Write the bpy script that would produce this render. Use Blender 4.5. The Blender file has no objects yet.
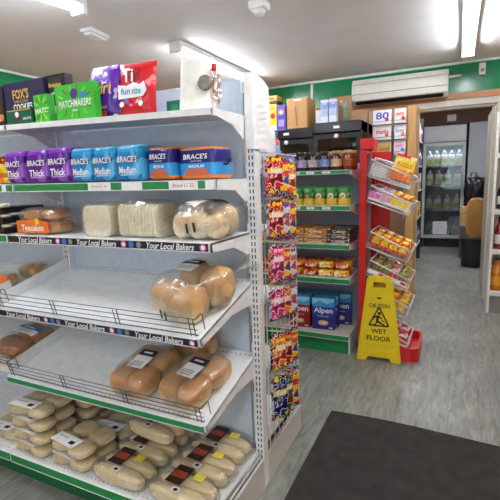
import bpy, math, random
from math import sin, cos, pi, radians
from mathutils import Matrix, Vector, noise
random.seed(7)
SC = bpy.context.scene
COL = SC.collection
R = radians

# ---------------------------------------------------------------- materials
def lin(h):
    h = h.lstrip('#'); c = [int(h[i:i+2], 16)/255 for i in (0, 2, 4)]
    return tuple((x/12.92 if x <= .04045 else ((x+.055)/1.055)**2.4) for x in c) + (1,)
MATS = {}
def nt(name):
    m = bpy.data.materials.new(name); m.use_nodes = True
    n = m.node_tree.nodes; b = n['Principled BSDF']
    return m, n, m.node_tree.links, b
def mat(hexc, rough=.5, metal=0, emit=0, var=.06, scale=30, bump=0, spec=.5, stretch=None):
    key = (hexc, rough, metal, emit, var, scale, bump, spec, stretch)
    if key in MATS: return MATS[key]
    m, n, l, b = nt('surface_'+hexc.lstrip('#'))
    c = lin(hexc)
    b.inputs['Roughness'].default_value = rough; b.inputs['Metallic'].default_value = metal
    b.inputs['Specular IOR Level'].default_value = spec
    tc = n.new('ShaderNodeTexCoord'); no = n.new('ShaderNodeTexNoise')
    no.inputs['Scale'].default_value = scale; no.inputs['Detail'].default_value = 4
    if stretch:
        mp = n.new('ShaderNodeMapping'); mp.inputs['Scale'].default_value = stretch
        l.new(tc.outputs['Object'], mp.inputs['Vector']); l.new(mp.outputs['Vector'], no.inputs['Vector'])
    else: l.new(tc.outputs['Object'], no.inputs['Vector'])
    rp = n.new('ShaderNodeValToRGB')
    rp.color_ramp.elements[0].position = .3; rp.color_ramp.elements[1].position = .7
    rp.color_ramp.elements[0].color = tuple(x*(1-var) for x in c[:3])+(1,)
    rp.color_ramp.elements[1].color = tuple(min(1, x*(1+var)) for x in c[:3])+(1,)
    l.new(no.outputs['Fac'], rp.inputs['Fac']); l.new(rp.outputs['Color'], b.inputs['Base Color'])
    if emit:
        b.inputs['Emission Color'].default_value = c; b.inputs['Emission Strength'].default_value = emit
    if bump:
        bp = n.new('ShaderNodeBump'); bp.inputs['Strength'].default_value = bump; bp.inputs['Distance'].default_value = .004
        l.new(no.outputs['Fac'], bp.inputs['Height']); l.new(bp.outputs['Normal'], b.inputs['Normal'])
    MATS[key] = m; return m
def bands(stops, axis='Z', rough=.3, wrinkle=.3, blot=None, bscale=18):
    """printed film or card: crisp colour bands along one axis of the pack, wrinkle bump, optional printed blotches"""
    key = ('b', tuple(stops), axis, rough, wrinkle, blot, bscale)
    if key in MATS: return MATS[key]
    m, n, l, b = nt('printed_film')
    b.inputs['Roughness'].default_value = rough
    tc = n.new('ShaderNodeTexCoord'); sx = n.new('ShaderNodeSeparateXYZ'); l.new(tc.outputs['Generated'], sx.inputs[0])
    rp = n.new('ShaderNodeValToRGB'); rp.color_ramp.interpolation = 'CONSTANT'
    e = rp.color_ramp.elements
    while len(e) > 1: e.remove(e[-1])
    e[0].position = stops[0][0]; e[0].color = lin(stops[0][1])
    for p, c in stops[1:]:
        q = e.new(p); q.color = lin(c)
    l.new(sx.outputs[axis], rp.inputs['Fac'])
    out = rp.outputs['Color']
    if blot:
        vo = n.new('ShaderNodeTexNoise'); vo.inputs['Scale'].default_value = bscale; vo.inputs['Detail'].default_value = 2
        l.new(tc.outputs['Object'], vo.inputs['Vector'])
        for k, c in enumerate(blot):
            mr = n.new('ShaderNodeMath'); mr.operation = ('GREATER_THAN', 'LESS_THAN', 'COMPARE')[k]
            mr.inputs[1].default_value = (.575, .40, .47)[k]; mr.inputs[2].default_value = .013
            l.new(vo.outputs['Fac'], mr.inputs[0])
            mx = n.new('ShaderNodeMix'); mx.data_type = 'RGBA'
            l.new(mr.outputs[0], mx.inputs['Factor']); l.new(out, mx.inputs['A']); mx.inputs['B'].default_value = lin(c)
            out = mx.outputs['Result']
    l.new(out, b.inputs['Base Color'])
    if wrinkle:
        no = n.new('ShaderNodeTexNoise'); no.inputs['Scale'].default_value = 25; no.inputs['Detail'].default_value = 3
        no.inputs['Distortion'].default_value = 1.0
        l.new(tc.outputs['Object'], no.inputs['Vector'])
        bp = n.new('ShaderNodeBump'); bp.inputs['Strength'].default_value = wrinkle; bp.inputs['Distance'].default_value = .01
        l.new(no.outputs['Fac'], bp.inputs['Height']); l.new(bp.outputs['Normal'], b.inputs['Normal'])
    MATS[key] = m; return m
def clear_film(trans=.82, tint='#f4f4f0', name='clear_film'):
    key = ('clear', trans, tint)
    if key in MATS: return MATS[key]
    m, n, l, b = nt(name)
    tr = n.new('ShaderNodeBsdfTransparent'); gl = n.new('ShaderNodeBsdfGlossy'); mx = n.new('ShaderNodeMixShader'); lw = n.new('ShaderNodeLayerWeight')
    tr.inputs['Color'].default_value = lin(tint)
    gl.inputs['Roughness'].default_value = .2; gl.inputs['Color'].default_value = (.95, .95, .95, 1)
    tc = n.new('ShaderNodeTexCoord'); no = n.new('ShaderNodeTexNoise'); no.inputs['Scale'].default_value = 17; no.inputs['Detail'].default_value = 1; no.inputs['Distortion'].default_value = .8
    l.new(tc.outputs['Object'], no.inputs['Vector'])
    bp = n.new('ShaderNodeBump'); bp.inputs['Strength'].default_value = 1; bp.inputs['Distance'].default_value = .016
    l.new(no.outputs['Fac'], bp.inputs['Height']); l.new(bp.outputs['Normal'], gl.inputs['Normal']); l.new(bp.outputs['Normal'], lw.inputs['Normal'])
    ma = n.new('ShaderNodeMath'); ma.operation = 'MULTIPLY_ADD'; ma.inputs[1].default_value = .35; ma.inputs[2].default_value = 1-trans-.06
    lw.inputs['Blend'].default_value = .35
    l.new(lw.outputs['Facing'], ma.inputs[0]); l.new(ma.outputs[0], mx.inputs['Fac'])
    l.new(tr.outputs[0], mx.inputs[1]); l.new(gl.outputs[0], mx.inputs[2]); l.new(mx.outputs[0], n['Material Output'].inputs['Surface'])
    df = n.new('ShaderNodeBsdfDiffuse'); df.inputs['Color'].default_value = (.92, .93, .94, 1)  # pale diffuse streaks paint in the glints and haze of crumpled film
    rn = n.new('ShaderNodeTexNoise'); rn.inputs['Scale'].default_value = 7; rn.inputs['Detail'].default_value = 2; rn.inputs['Distortion'].default_value = 2.2
    l.new(tc.outputs['Object'], rn.inputs['Vector'])
    r1 = n.new('ShaderNodeMath'); r1.operation = 'COMPARE'; r1.inputs[1].default_value = .5; r1.inputs[2].default_value = .012; l.new(rn.outputs['Fac'], r1.inputs[0])
    r2 = n.new('ShaderNodeMath'); r2.operation = 'MULTIPLY_ADD'; r2.inputs[1].default_value = .13; r2.inputs[2].default_value = .04; l.new(r1.outputs[0], r2.inputs[0])
    m2 = n.new('ShaderNodeMixShader'); l.new(r2.outputs[0], m2.inputs['Fac']); l.new(mx.outputs[0], m2.inputs[1]); l.new(df.outputs[0], m2.inputs[2]); l.new(m2.outputs[0], n['Material Output'].inputs['Surface'])
    MATS[key] = m; return m
def glass():
    key = 'glass'
    if key in MATS: return MATS[key]
    m, n, l, b = nt('pane_glass')
    tr = n.new('ShaderNodeBsdfTransparent'); gl = n.new('ShaderNodeBsdfGlossy'); mx = n.new('ShaderNodeMixShader'); fr = n.new('ShaderNodeFresnel')
    gl.inputs['Roughness'].default_value = .03; tr.inputs['Color'].default_value = (.86, .9, .92, 1); fr.inputs['IOR'].default_value = 1.6
    l.new(fr.outputs[0], mx.inputs['Fac']); l.new(tr.outputs[0], mx.inputs[1]); l.new(gl.outputs[0], mx.inputs[2]); l.new(mx.outputs[0], n['Material Output'].inputs['Surface'])
    MATS[key] = m; return m
def crust(top, side, scale=9):
    """baked crust: the top of a roll is browner than its foot"""
    key = ('crust', top, side, scale)
    if key in MATS: return MATS[key]
    m, n, l, b = nt('baked_crust')
    b.inputs['Roughness'].default_value = .5
    tc = n.new('ShaderNodeTexCoord'); sx = n.new('ShaderNodeSeparateXYZ'); l.new(tc.outputs['Generated'], sx.inputs[0])
    no = n.new('ShaderNodeTexNoise'); no.inputs['Scale'].default_value = scale; no.inputs['Detail'].default_value = 5; l.new(tc.outputs['Object'], no.inputs['Vector'])
    ad = n.new('ShaderNodeMath'); ad.operation = 'MULTIPLY_ADD'; ad.inputs[1].default_value = .9; ad.inputs[2].default_value = -.35
    l.new(no.outputs['Fac'], ad.inputs[0])
    sm = n.new('ShaderNodeMath'); sm.operation = 'ADD'; l.new(ad.outputs[0], sm.inputs[0]); l.new(sx.outputs['Z'], sm.inputs[1])
    rp = n.new('ShaderNodeValToRGB'); rp.color_ramp.elements[0].position = .25; rp.color_ramp.elements[1].position = .85
    rp.color_ramp.elements[0].color = lin(side); rp.color_ramp.elements[1].color = lin(top)
    l.new(sm.outputs[0], rp.inputs['Fac']); l.new(rp.outputs['Color'], b.inputs['Base Color'])
    bp = n.new('ShaderNodeBump'); bp.inputs['Strength'].default_value = .25; bp.inputs['Distance'].default_value = .004
    l.new(no.outputs['Fac'], bp.inputs['Height']); l.new(bp.outputs['Normal'], b.inputs['Normal'])
    MATS[key] = m; return m

WHITE = mat('#eef0f0', .4); PANEL = mat('#c9d7e6', .45); STEEL = mat('#b9bcc0', .3, .9); DARKSTEEL = mat('#6a6c70', .35, .8)
BLACK = mat('#141416', .4); GREEN = mat('#1c8a4a', .4); DKGREEN = mat('#12603a', .5); CARD = mat('#c79a63', .8, var=.1)
PAPER = mat('#f3f3f1', .7); RED = mat('#d9201c', .35); YELLOW = mat('#f0d21c', .4); WTXT = mat('#f7f7f7', .5); INK = mat('#15151a', .6)
GOLD = mat('#e0b14a', .4); PINK = mat('#d65fa8', .5); BLUE = mat('#2f78c8', .5); GREY = mat('#8a8d92', .5); NAVY = mat('#1c1a55', .4)
STRIPBLK = mat('#1a1a22', .45); CREAM = mat('#e8e2c8', .6); ORANGE = mat('#e8762a', .4); PRICE = mat('#d1453a', .6)
FILM = clear_film(.9)

# ---------------------------------------------------------------- mesh builder
TXT = {}
def text_mesh(s, bold):
    k = (s, bold)
    if k in TXT: return TXT[k]
    cu = bpy.data.curves.new('lettering', 'FONT'); cu.body = s; cu.resolution_u = 2; cu.offset = .018 if bold else 0
    o = bpy.data.objects.new('lettering', cu); COL.objects.link(o)
    dg = bpy.context.evaluated_depsgraph_get(); dg.update()
    me = bpy.data.meshes.new_from_object(o.evaluated_get(dg))
    vs = [v.co.copy() for v in me.vertices]; fs = [tuple(p.vertices) for p in me.polygons]
    bpy.data.objects.remove(o); bpy.data.curves.remove(cu); bpy.data.meshes.remove(me)
    x0 = min(v.x for v in vs); x1 = max(v.x for v in vs); y0 = min(v.y for v in vs); y1 = max(v.y for v in vs)
    TXT[k] = ([((v.x-x0)/(x1-x0)-.5, (v.y-y0)/(y1-y0)-.5) for v in vs], fs); return TXT[k]
FRONT = Matrix.Rotation(R(90), 4, 'X')                       # local xy plane -> faces -Y
RIGHT = Matrix.Rotation(R(90), 4, 'Z') @ FRONT               # faces +X
T = Matrix.Translation
class MB:
    def __init__(s): s.v = []; s.f = []; s.m = []; s.s = []; s.mats = []; s.M = Matrix()
    def mi(s, m):
        if m not in s.mats: s.mats.append(m)
        return s.mats.index(m)
    def add(s, vs, fs, m, smooth=False):
        b = len(s.v); k = s.mi(m)
        s.v += [s.M @ Vector(v) for v in vs]
        for f in fs: s.f.append(tuple(b+i for i in f)); s.m.append(k); s.s.append(smooth)
        return s
    def box(s, x0, x1, y0, y1, z0, z1, m, M=None):
        vs = [Vector((x, y, z)) for x in (x0, x1) for y in (y0, y1) for z in (z0, z1)]
        if M: vs = [M @ v for v in vs]
        return s.add(vs, [(0,1,3,2), (4,6,7,5), (0,4,5,1), (2,3,7,6), (0,2,6,4), (1,5,7,3)], m)
    def rect(s, w, h, m, M):
        return s.add([M @ Vector(p) for p in ((-w/2,-h/2,0), (w/2,-h/2,0), (w/2,h/2,0), (-w/2,h/2,0))], [(0,1,2,3)], m)
    def poly(s, pts, m, M): return s.add([M @ Vector((x, y, 0)) for x, y in pts], [tuple(range(len(pts)))], m)
    def disc(s, r, m, M, n=20): return s.poly([(r*cos(2*pi*i/n), r*sin(2*pi*i/n)) for i in range(n)], m, M)
    def prism(s, pts, d, m, M, smooth=False):
        n = len(pts); vs = [M @ Vector((x, y, 0)) for x, y in pts] + [M @ Vector((x, y, d)) for x, y in pts]
        fs = [tuple(range(n))[::-1], tuple(range(n, 2*n))] + [(i, (i+1) % n, n+(i+1) % n, n+i) for i in range(n)]
        return s.add(vs, fs, m, smooth)
    def text(s, t, w, h, m, M, bold=True, warp=None, shear=0):
        ps, fs = text_mesh(t, bold)
        vs = []
        for x, y in ps:
            X = x*w+shear*y*h; Y = y*h
            vs.append(M @ Vector((X, Y, warp(X, Y) if warp else 0)))
        return s.add(vs, fs, m)
    def grid(s, fn, nu, nv, m, cu=False, cv=False, smooth=True):
        U = nu if cu else nu+1; V = nv if cv else nv+1
        vs = [fn(i/nu, j/nv) for i in range(U) for j in range(V)]
        fs = [(i*V+j, ((i+1) % U)*V+j, ((i+1) % U)*V+(j+1) % V, i*V+(j+1) % V) for i in range(nu) for j in range(nv)]
        return s.add(vs, fs, m, smooth)
    def sq(s, sx, sy, sz, k, m, M=None, n=8, wob=0, seed=0, zoff=None):
        """rounded block: cube grid pulled to a superquadric"""
        idx = {}; vs = []; fs = []
        def vid(p):
            q = tuple(round(a, 5) for a in p)
            if q not in idx:
                d = sum(abs(a)**k for a in p)**(1/k); w = Vector(p)/d
                if wob: w *= 1+wob*noise.noise(Vector((w.x*1.7+seed*3.1, w.y*1.7, w.z*1.7+seed)))
                idx[q] = len(vs); v = Vector((w.x*sx/2, w.y*sy/2, w.z*sz/2)); vs.append(M @ v if M else v)
            return idx[q]
        for ax in range(3):
            for sg in (-1, 1):
                for i in range(n):
                    for j in range(n):
                        c = []
                        for a, b in ((i, j), (i+1, j), (i+1, j+1), (i, j+1)):
                            p = [0, 0, 0]; p[ax] = sg; p[(ax+1) % 3] = 2*a/n-1; p[(ax+2) % 3] = 2*b/n-1; c.append(vid(p))
                        fs.append(tuple(c if sg > 0 else c[::-1]))
        return s.add(vs, fs, m, True)
    def tube(s, pts, r, m, n=6, closed=False):
        pts = [Vector(p) for p in pts]; N = len(pts); vs = []
        for i, p in enumerate(pts):
            a = pts[(i-1) % N] if (i or closed) else p; b = pts[(i+1) % N] if (i < N-1 or closed) else p
            d = (b-a).normalized(); u = d.cross(Vector((0, 0, 1)) if abs(d.z) < .9 else Vector((1, 0, 0))).normalized(); w = d.cross(u)
            vs += [p+r*(cos(2*pi*k/n)*u+sin(2*pi*k/n)*w) for k in range(n)]
        fs = [(i*n+k, ((i+1) % N)*n+k, ((i+1) % N)*n+(k+1) % n, i*n+(k+1) % n) for i in range(N if closed else N-1) for k in range(n)]
        if not closed: fs += [tuple(range(n))[::-1], tuple(range((N-1)*n, N*n))]
        return s.add(vs, fs, m, True)
    def lathe(s, prof, m, n=16, M=None, smooth=True):
        vs = []
        for r, z in prof: vs += [Vector((r*cos(2*pi*k/n), r*sin(2*pi*k/n), z)) for k in range(n)]
        if M: vs = [M @ v for v in vs]
        P = len(prof)
        fs = [(i*n+k, i*n+(k+1) % n, (i+1)*n+(k+1) % n, (i+1)*n+k) for i in range(P-1) for k in range(n)]
        fs += [tuple(range(n))[::-1], tuple(range((P-1)*n, P*n))]
        return s.add(vs, fs, m, smooth)
    def pillow(s, w, h, d, m, M=None, seed=0, crimp=.03, nu=12, nv=16, wr=.25):
        """sealed film bag, standing in the xz plane from z=0, face to -Y"""
        for sg in (-1, 1):
            def fn(u, v):
                a = 2*u-1; b = 2*v-1
                t = (1-abs(a)**3.0)**.7*max(0, 1-abs(b)**5)**.7
                t *= 1+wr*noise.noise(Vector((a*2+seed*5.3, b*2.6, seed*2.1+sg)))
                x = a*w/2*(1-.06*(1-b*b)*(1 if abs(a) > .8 else .6)); z = h*v
                p = Vector((x, sg*d/2*t, z))
                return M @ p if M else p
            if sg < 0: s.grid(lambda u, v: fn(u, v), nu, nv, m)
            else: s.grid(lambda u, v: fn(1-u, v), nu, nv, m)
        return s
    def build(s, name, parent=None, loc=None, bevel=0, seg=2, rot=None):
        me = bpy.data.meshes.new(name); me.from_pydata([tuple(v) for v in s.v], [], s.f)
        for m in s.mats: me.materials.append(m)
        me.polygons.foreach_set('material_index', s.m); me.polygons.foreach_set('use_smooth', s.s); me.update()
        o = bpy.data.objects.new(name, me); COL.objects.link(o)
        if parent: o.parent = parent
        if loc: o.location = loc
        if rot: o.rotation_euler = rot
        if bevel:
            b = o.modifiers.new('edge_round', 'BEVEL'); b.width = bevel; b.segments = seg; b.limit_method = 'ANGLE'; b.angle_limit = R(50)
        return o
def tag(o, label, cat, group=None):
    o['label'] = label; o['category'] = cat
    if group: o['group'] = group
    return o
def empty(name, loc, label, cat, group=None, rot=None):
    o = bpy.data.objects.new(name, None); COL.objects.link(o); o.location = loc; o.empty_display_size = .05
    if rot: o.rotation_euler = rot
    return tag(o, label, cat, group)
def struct(o): o['kind'] = 'structure'; return o
def dup(o, loc=None, rot=None, label=None, parent=None):
    c = o.copy(); COL.objects.link(c); c.parent = parent
    if loc: c.location = loc
    if rot: c.rotation_euler = rot
    if label: c['label'] = label
    for ch in list(o.children): dup(ch, parent=c)
    return c

# ---------------------------------------------------------------- room
CZ = 2.425
def floor_mat():
    m, n, l, b = nt('vinyl_floor')
    tc = n.new('ShaderNodeTexCoord')
    mp = n.new('ShaderNodeMapping'); mp.inputs['Scale'].default_value = (14, 2.2, 1); l.new(tc.outputs['Object'], mp.inputs['Vector'])
    a = n.new('ShaderNodeTexNoise'); a.inputs['Scale'].default_value = 2.2; a.inputs['Detail'].default_value = 8; a.inputs['Roughness'].default_value = .65; a.inputs['Distortion'].default_value = 1.2
    l.new(mp.outputs[0], a.inputs['Vector'])
    w = n.new('ShaderNodeTexNoise'); w.inputs['Scale'].default_value = 2.5; w.inputs['Detail'].default_value = 6; l.new(tc.outputs['Object'], w.inputs['Vector'])
    r1 = n.new('ShaderNodeValToRGB'); r1.color_ramp.elements[0].position = .32; r1.color_ramp.elements[1].position = .68
    r1.color_ramp.elements[0].color = lin('#74756f'); r1.color_ramp.elements[1].color = lin('#a8a8a2')
    l.new(a.outputs['Fac'], r1.inputs['Fac'])
    r2 = n.new('ShaderNodeValToRGB'); r2.color_ramp.elements[0].position = .35; r2.color_ramp.elements[1].position = .7
    r2.color_ramp.elements[0].color = (.75, .75, .74, 1); r2.color_ramp.elements[1].color = (1.1, 1.1, 1.08, 1)
    l.new(w.outputs['Fac'], r2.inputs['Fac'])
    mx = n.new('ShaderNodeMix'); mx.data_type = 'RGBA'; mx.blend_type = 'MULTIPLY'; mx.inputs['Factor'].default_value = 1
    l.new(r1.outputs[0], mx.inputs['A']); l.new(r2.outputs[0], mx.inputs['B'])
    br = n.new('ShaderNodeTexBrick'); br.inputs['Scale'].default_value = 1; br.inputs['Brick Width'].default_value = 1.2; br.inputs['Row Height'].default_value = .16
    br.inputs['Mortar Size'].default_value = .0018; br.inputs['Color1'].default_value = (1, 1, 1, 1); br.inputs['Color2'].default_value = (.9, .9, .9, 1); br.inputs['Mortar'].default_value = (.7, .7, .7, 1)
    mp2 = n.new('ShaderNodeMapping'); mp2.inputs['Rotation'].default_value = (0, 0, R(90)); l.new(tc.outputs['Object'], mp2.inputs['Vector']); l.new(mp2.outputs[0], br.inputs['Vector'])
    m2 = n.new('ShaderNodeMix'); m2.data_type = 'RGBA'; m2.blend_type = 'MULTIPLY'; m2.inputs['Factor'].default_value = 1
    l.new(mx.outputs['Result'], m2.inputs['A']); l.new(br.outputs['Color'], m2.inputs['B'])
    l.new(m2.outputs['Result'], b.inputs['Base Color']); b.inputs['Roughness'].default_value = .38
    bp = n.new('ShaderNodeBump'); bp.inputs['Strength'].default_value = .15; bp.inputs['Distance'].default_value = .003; l.new(a.outputs['Fac'], bp.inputs['Height']); l.new(bp.outputs['Normal'], b.inputs['Normal'])
    return m
XL, XR, YF, YB = -3.86, 1.75, -2.6, 5.0
struct(MB().box(XL-.1, XR+.1, YF-.1, 9.1, -.1, 0, floor_mat()).build('floor'))
CEIL = mat('#e4e3e1', .75, var=.04, scale=3, bump=.05)
struct(MB().box(XL-.1, XR+.1, YF-.1, 9.1, CZ, CZ+.1, CEIL).build('ceiling'))
WGREEN = mat('#0f8a55', .22, var=.05, scale=6); PEACH = mat('#e6b88e', .6, var=.06, scale=5); OAKBAND = mat('#c48a5c', .45, var=.12, scale=4, stretch=(1, 8, 8)); DULL = mat('#b8ad9c', .7)
def wallseg(mb, x0, x1, y0, y1, z0=0, z1=CZ):
    if z0 < 2.07: mb.box(x0, x1, y0, y1, z0, min(2.07, z1), PEACH)
    mb.box(x0, x1, y0, y1, max(2.13, z0), CZ, WGREEN)
w = MB(); DX0, DX1, DH = -.42, .31, 2.0
wallseg(w, XL-.1, DX0, YB, YB+.12); wallseg(w, DX1, XR+.1, YB, YB+.12)
w.box(DX0, DX1, YB, YB+.12, DH, 2.07, PEACH); w.box(DX0, DX1, YB, YB+.12, 2.13, CZ, WGREEN)
w.box(XL-.1, XR+.1, YB-.012, YB+.12, 2.07, 2.13, OAKBAND)
struct(w.build('wall_back'))
w = MB(); wallseg(w, XL-.1, XL, YF-.1, YB); w.box(XL-.1, XL+.012, YF, YB, 2.07, 2.13, OAKBAND); struct(w.build('wall_left'))
w = MB(); wallseg(w, XR, XR+.1, YF-.1, YB); w.box(XR-.012, XR+.1, YF, YB, 2.07, 2.13, OAKBAND); struct(w.build('wall_right'))
w = MB(); w.box(XL, -2.6, YF-.1, YF, 0, CZ, PEACH); w.box(1.2, XR, YF-.1, YF, 0, CZ, PEACH); w.box(-2.6, 1.2, YF-.1, YF, 0, .6, PEACH); w.box(-2.6, 1.2, YF-.1, YF, 2.2, CZ, WGREEN)
struct(w.build('wall_front'))
w = MB()
for x in (-2.6, -1.35, -.08, 1.16): w.box(x, x+.04, YF-.08, YF-.02, .6, 2.2, WHITE)
w.box(-2.6, 1.2, YF-.08, YF-.02, .6, .64, WHITE); w.box(-2.6, 1.2, YF-.08, YF-.02, 2.16, 2.2, WHITE)
wf = struct(w.build('added_window_1')); struct(MB().box(-2.56, 1.16, YF-.055, YF-.047, .64, 2.16, glass()).build('added_window_pane', wf))  # unseen shop window, added behind the camera to light the shelf fronts
t = MB(); t.box(XL+.001, XR-.001, YB-.02, YB-.001, CZ-.022, CZ-.001, WHITE); t.box(XL+.001, XL+.02, YF, YB-.02, CZ-.022, CZ-.001, WHITE); struct(t.build('trim_1'))
# doorway: painted frame and an open door leaf beyond it
FRAME = mat('#cfcabb', .45)
d = MB(); d.box(DX0-.06, DX1+.055, YB-.03, YB-.001, DH, DH+.062, FRAME); d.box(DX1, DX1+.055, YB-.03, YB-.001, 0, DH, FRAME)
d.box(DX0-.005, DX0+.02, YB, YB+.12, 0, DH, FRAME); d.box(DX1-.02, DX1+.001, YB, YB+.12, 0, DH, FRAME); d.box(DX0, DX1, YB, YB+.12, DH-.02, DH+.001, FRAME)
d.box(DX1-.035, DX1-.02, YB+.03, YB+.06, 0, DH-.02, FRAME)
struct(d.build('door_1', bevel=.004))
dl = MB(); dl.box(.285, .325, 5.16, 5.93, .012, 1.98, FRAME)
dl = struct(dl.build('door_2', bevel=.003))
h = MB(); h.tube([(.285, 5.86, 1.0), (.245, 5.86, 1.0), (.235, 5.86, 1.0), (.235, 5.76, 1.0)], .008, STEEL); h.box(.281, .286, 5.84, 5.88, .94, 1.06, STEEL); struct(h.build('door_handle', dl))
OAK = mat('#c79b5e', .45, var=.12, scale=3, stretch=(12, 12, 1))
struct(MB().box(-.475, -.395, 4.60, 4.965, 0, 2.0, OAK).build('trim_2', bevel=.004))
# stock room behind the doorway
BRW = mat('#5e5144', .8); BROWN = mat('#6d4a33', .6, var=.15, scale=4, stretch=(1, 1, 8))
b = MB(); b.box(-1.5, -1.4, YB+.12, 9.1, 0, CZ, BRW); struct(b.build('wall_stockroom_left'))
b = MB(); b.box(.85, .95, YB+.12, 9.1, 0, CZ, BRW); struct(b.build('wall_stockroom_right'))
b = MB(); b.box(-1.4, .85, 9.0, 9.1, 0, CZ, BRW); struct(b.build('wall_stockroom_back'))
b = MB(); b.box(-1.0, .84, 8.46, 8.49, 2.165, CZ-.001, BROWN); struct(b.build('trim_3'))
p = MB(); p.box(-.22, -.08, 8.447, 8.459, 2.21, 2.32, PAPER)
for k in range(4): p.rect(.1, .004, GREY, T((-.15, 8.4465, 2.295-.022*k)) @ FRONT)
tag(p.build('notice_sign'), 'white paper notice pinned on the brown board above the drinks fridge', 'notice')

# ---------------------------------------------------------------- ceiling fittings
TUBE = mat('#f3f7ff', .5, emit=34.0, var=0)
def batten(x, y0, y1, label):
    o = empty('ceiling_light', (x, (y0+y1)/2, CZ-.002), label, 'ceiling light', 'fluorescent battens on the ceiling')
    L = (y1-y0)/2
    MB().box(-.05, .05, -L, L, -.04, 0, WHITE).build('housing', o, bevel=.004)
    MB().sq(.062, 2*L-.08, .04, 4, TUBE, T((0, 0, -.058)), n=10).build('diffuser', o)
    for s in (-1, 1): MB().box(-.052, .052, s*L-.035 if s > 0 else -L-.001, s*L+.001 if s > 0 else -L+.035, -.085, -.001, WHITE).build('end_cap', o, bevel=.006)
    return o
batten(.03, 2.95, 4.46, 'white fluorescent tube light at the right, running towards the doorway')
batten(-2.03, 2.95, 4.46, 'white fluorescent tube light above and behind the bread shelving')
batten(-2.07, .55, 2.06, 'white fluorescent tube light over the left of the shelving, only its end in view')
batten(.03, .55, 2.06, 'white fluorescent tube light over the dark floor mat')
batten(.03, -2.0, -.5, 'white fluorescent tube light added unseen behind the camera for ambient light')  # tube added behind the camera to raise the ambient light
batten(-2.07, -2.0, -.5, 'white fluorescent tube light added unseen behind the camera at the left')  # left-hand partner, likewise added out of view for ambient
o = empty('smoke_detector', (-2.39, 2.49, CZ), 'small white rectangular alarm sensor on the ceiling left of the shelving light', 'sensor', rot=(0, 0, R(8)))
MB().box(-.05, .05, -.105, .105, -.028, -.001, WHITE).build('housing', o, bevel=.008)
MB().box(-.035, .035, -.085, .085, -.045, -.028, WHITE).build('cover', o, bevel=.006)
o = empty('ceiling_sensor', (-1.156, 2.62, CZ), 'small white box sensor on the ceiling at the middle top', 'sensor')
MB().box(-.055, .055, -.055, .055, -.05, -.001, WHITE).build('housing', o, bevel=.012)
MB().lathe([(.03, -.075), (.036, -.06), (.036, -.05)], PAPER).build('lens', o)
o = empty('wall_sensor', (.165, YB-.001, 2.33), 'small white sensor box on the green band right of the air conditioner', 'sensor')
MB().box(-.028, .028, -.04, 0, -.055, .055, WHITE).build('housing', o, bevel=.006); MB().box(-.014, .014, -.046, -.04, -.03, .0, GREY).build('lens', o)
tag(MB().box(-1.582, -1.556, YB-.018, YB-.001, 2.14, CZ-.03, WHITE).build('cable_conduit'), 'thin white vertical conduit on the green band above the cardboard box', 'conduit')
# air conditioner
o = empty('air_conditioner', (-.60, YB-.001, 2.10), 'long white wall mounted air conditioner on the green band', 'air conditioner')
prof = [(0, -.0), (.13, -.012), (.185, .03), (.195, .09), (.185, .2), (.15, .245), (0, .25)]
M = Matrix(((0, 0, 1, -.47), (-1, 0, 0, 0), (0, 1, 0, 0), (0, 0, 0, 1)))
ACW = mat('#e6e2d8', .35)
MB().prism(prof, .94, ACW, M).build('housing', o, bevel=.006)
MB().prism([(-.185, .018), (-.150, -.008), (-.144, -.002), (-.180, .024)], .86, BLACK, Matrix(((0, 0, 1, -.43), (1, 0, 0, 0), (0, 1, 0, -.004), (0, 0, 0, 1)))).build('air_outlet', o)
MB().box(-.46, .46, -.199, -.196, .085, .092, GREY).box(-.46, .46, -.197, -.193, .185, .189, GREY).build('panel_seam', o)
MB().box(.47, .58, -.04, -.01, .18, .2, WHITE).build('pipe_cover', o)

batten(-.35, 5.9, 7.3, 'added unseen tube light brightening the stock room, nearer the stock shelving')  # lamp added out of view to lift the dark stock room
batten(.4, 5.9, 7.3, 'added unseen tube light brightening the stock room, right of the other one')  # further hidden lamp added to brighten fridge and stock room
# ---------------------------------------------------------------- floor mat
def mat_fn(u, v):
    x = -.605+u*1.9; yf = 2.235+.012*sin(u*9)+.01*sin(u*3+1); y = .3+v*(yf-.3)
    return (x-.0*(1-v), y, .012+.0015*noise.noise(Vector((x*3, y*3, 0))))
m = MB(); MATM = mat('#3a3634', .95, var=.22, scale=14, bump=.6, spec=.2)
m.grid(mat_fn, 30, 30, MATM)
m.grid(lambda u, v: (mat_fn(u, 1)[0], mat_fn(u, 1)[1]+.004*(1-v), mat_fn(u, 1)[2]*v+.001), 30, 1, MATM)
m.grid(lambda u, v: (mat_fn(0, u)[0]-.004*(1-v), mat_fn(0, u)[1], mat_fn(0, u)[2]*v+.001), 30, 1, MATM)
m.grid(lambda u, v: (mat_fn(1, 1-u)[0]+.004*(1-v), mat_fn(1, 1-u)[1], mat_fn(1, 1-u)[2]*v+.001), 30, 1, MATM)
m.grid(lambda u, v: (mat_fn(1-u, 0)[0], mat_fn(1-u, 0)[1]-.004*(1-v), mat_fn(1-u, 0)[2]*v+.001), 30, 1, MATM)
tag(m.build('floor_mat'), 'large dark brown entrance mat on the grey vinyl floor', 'mat')

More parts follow.
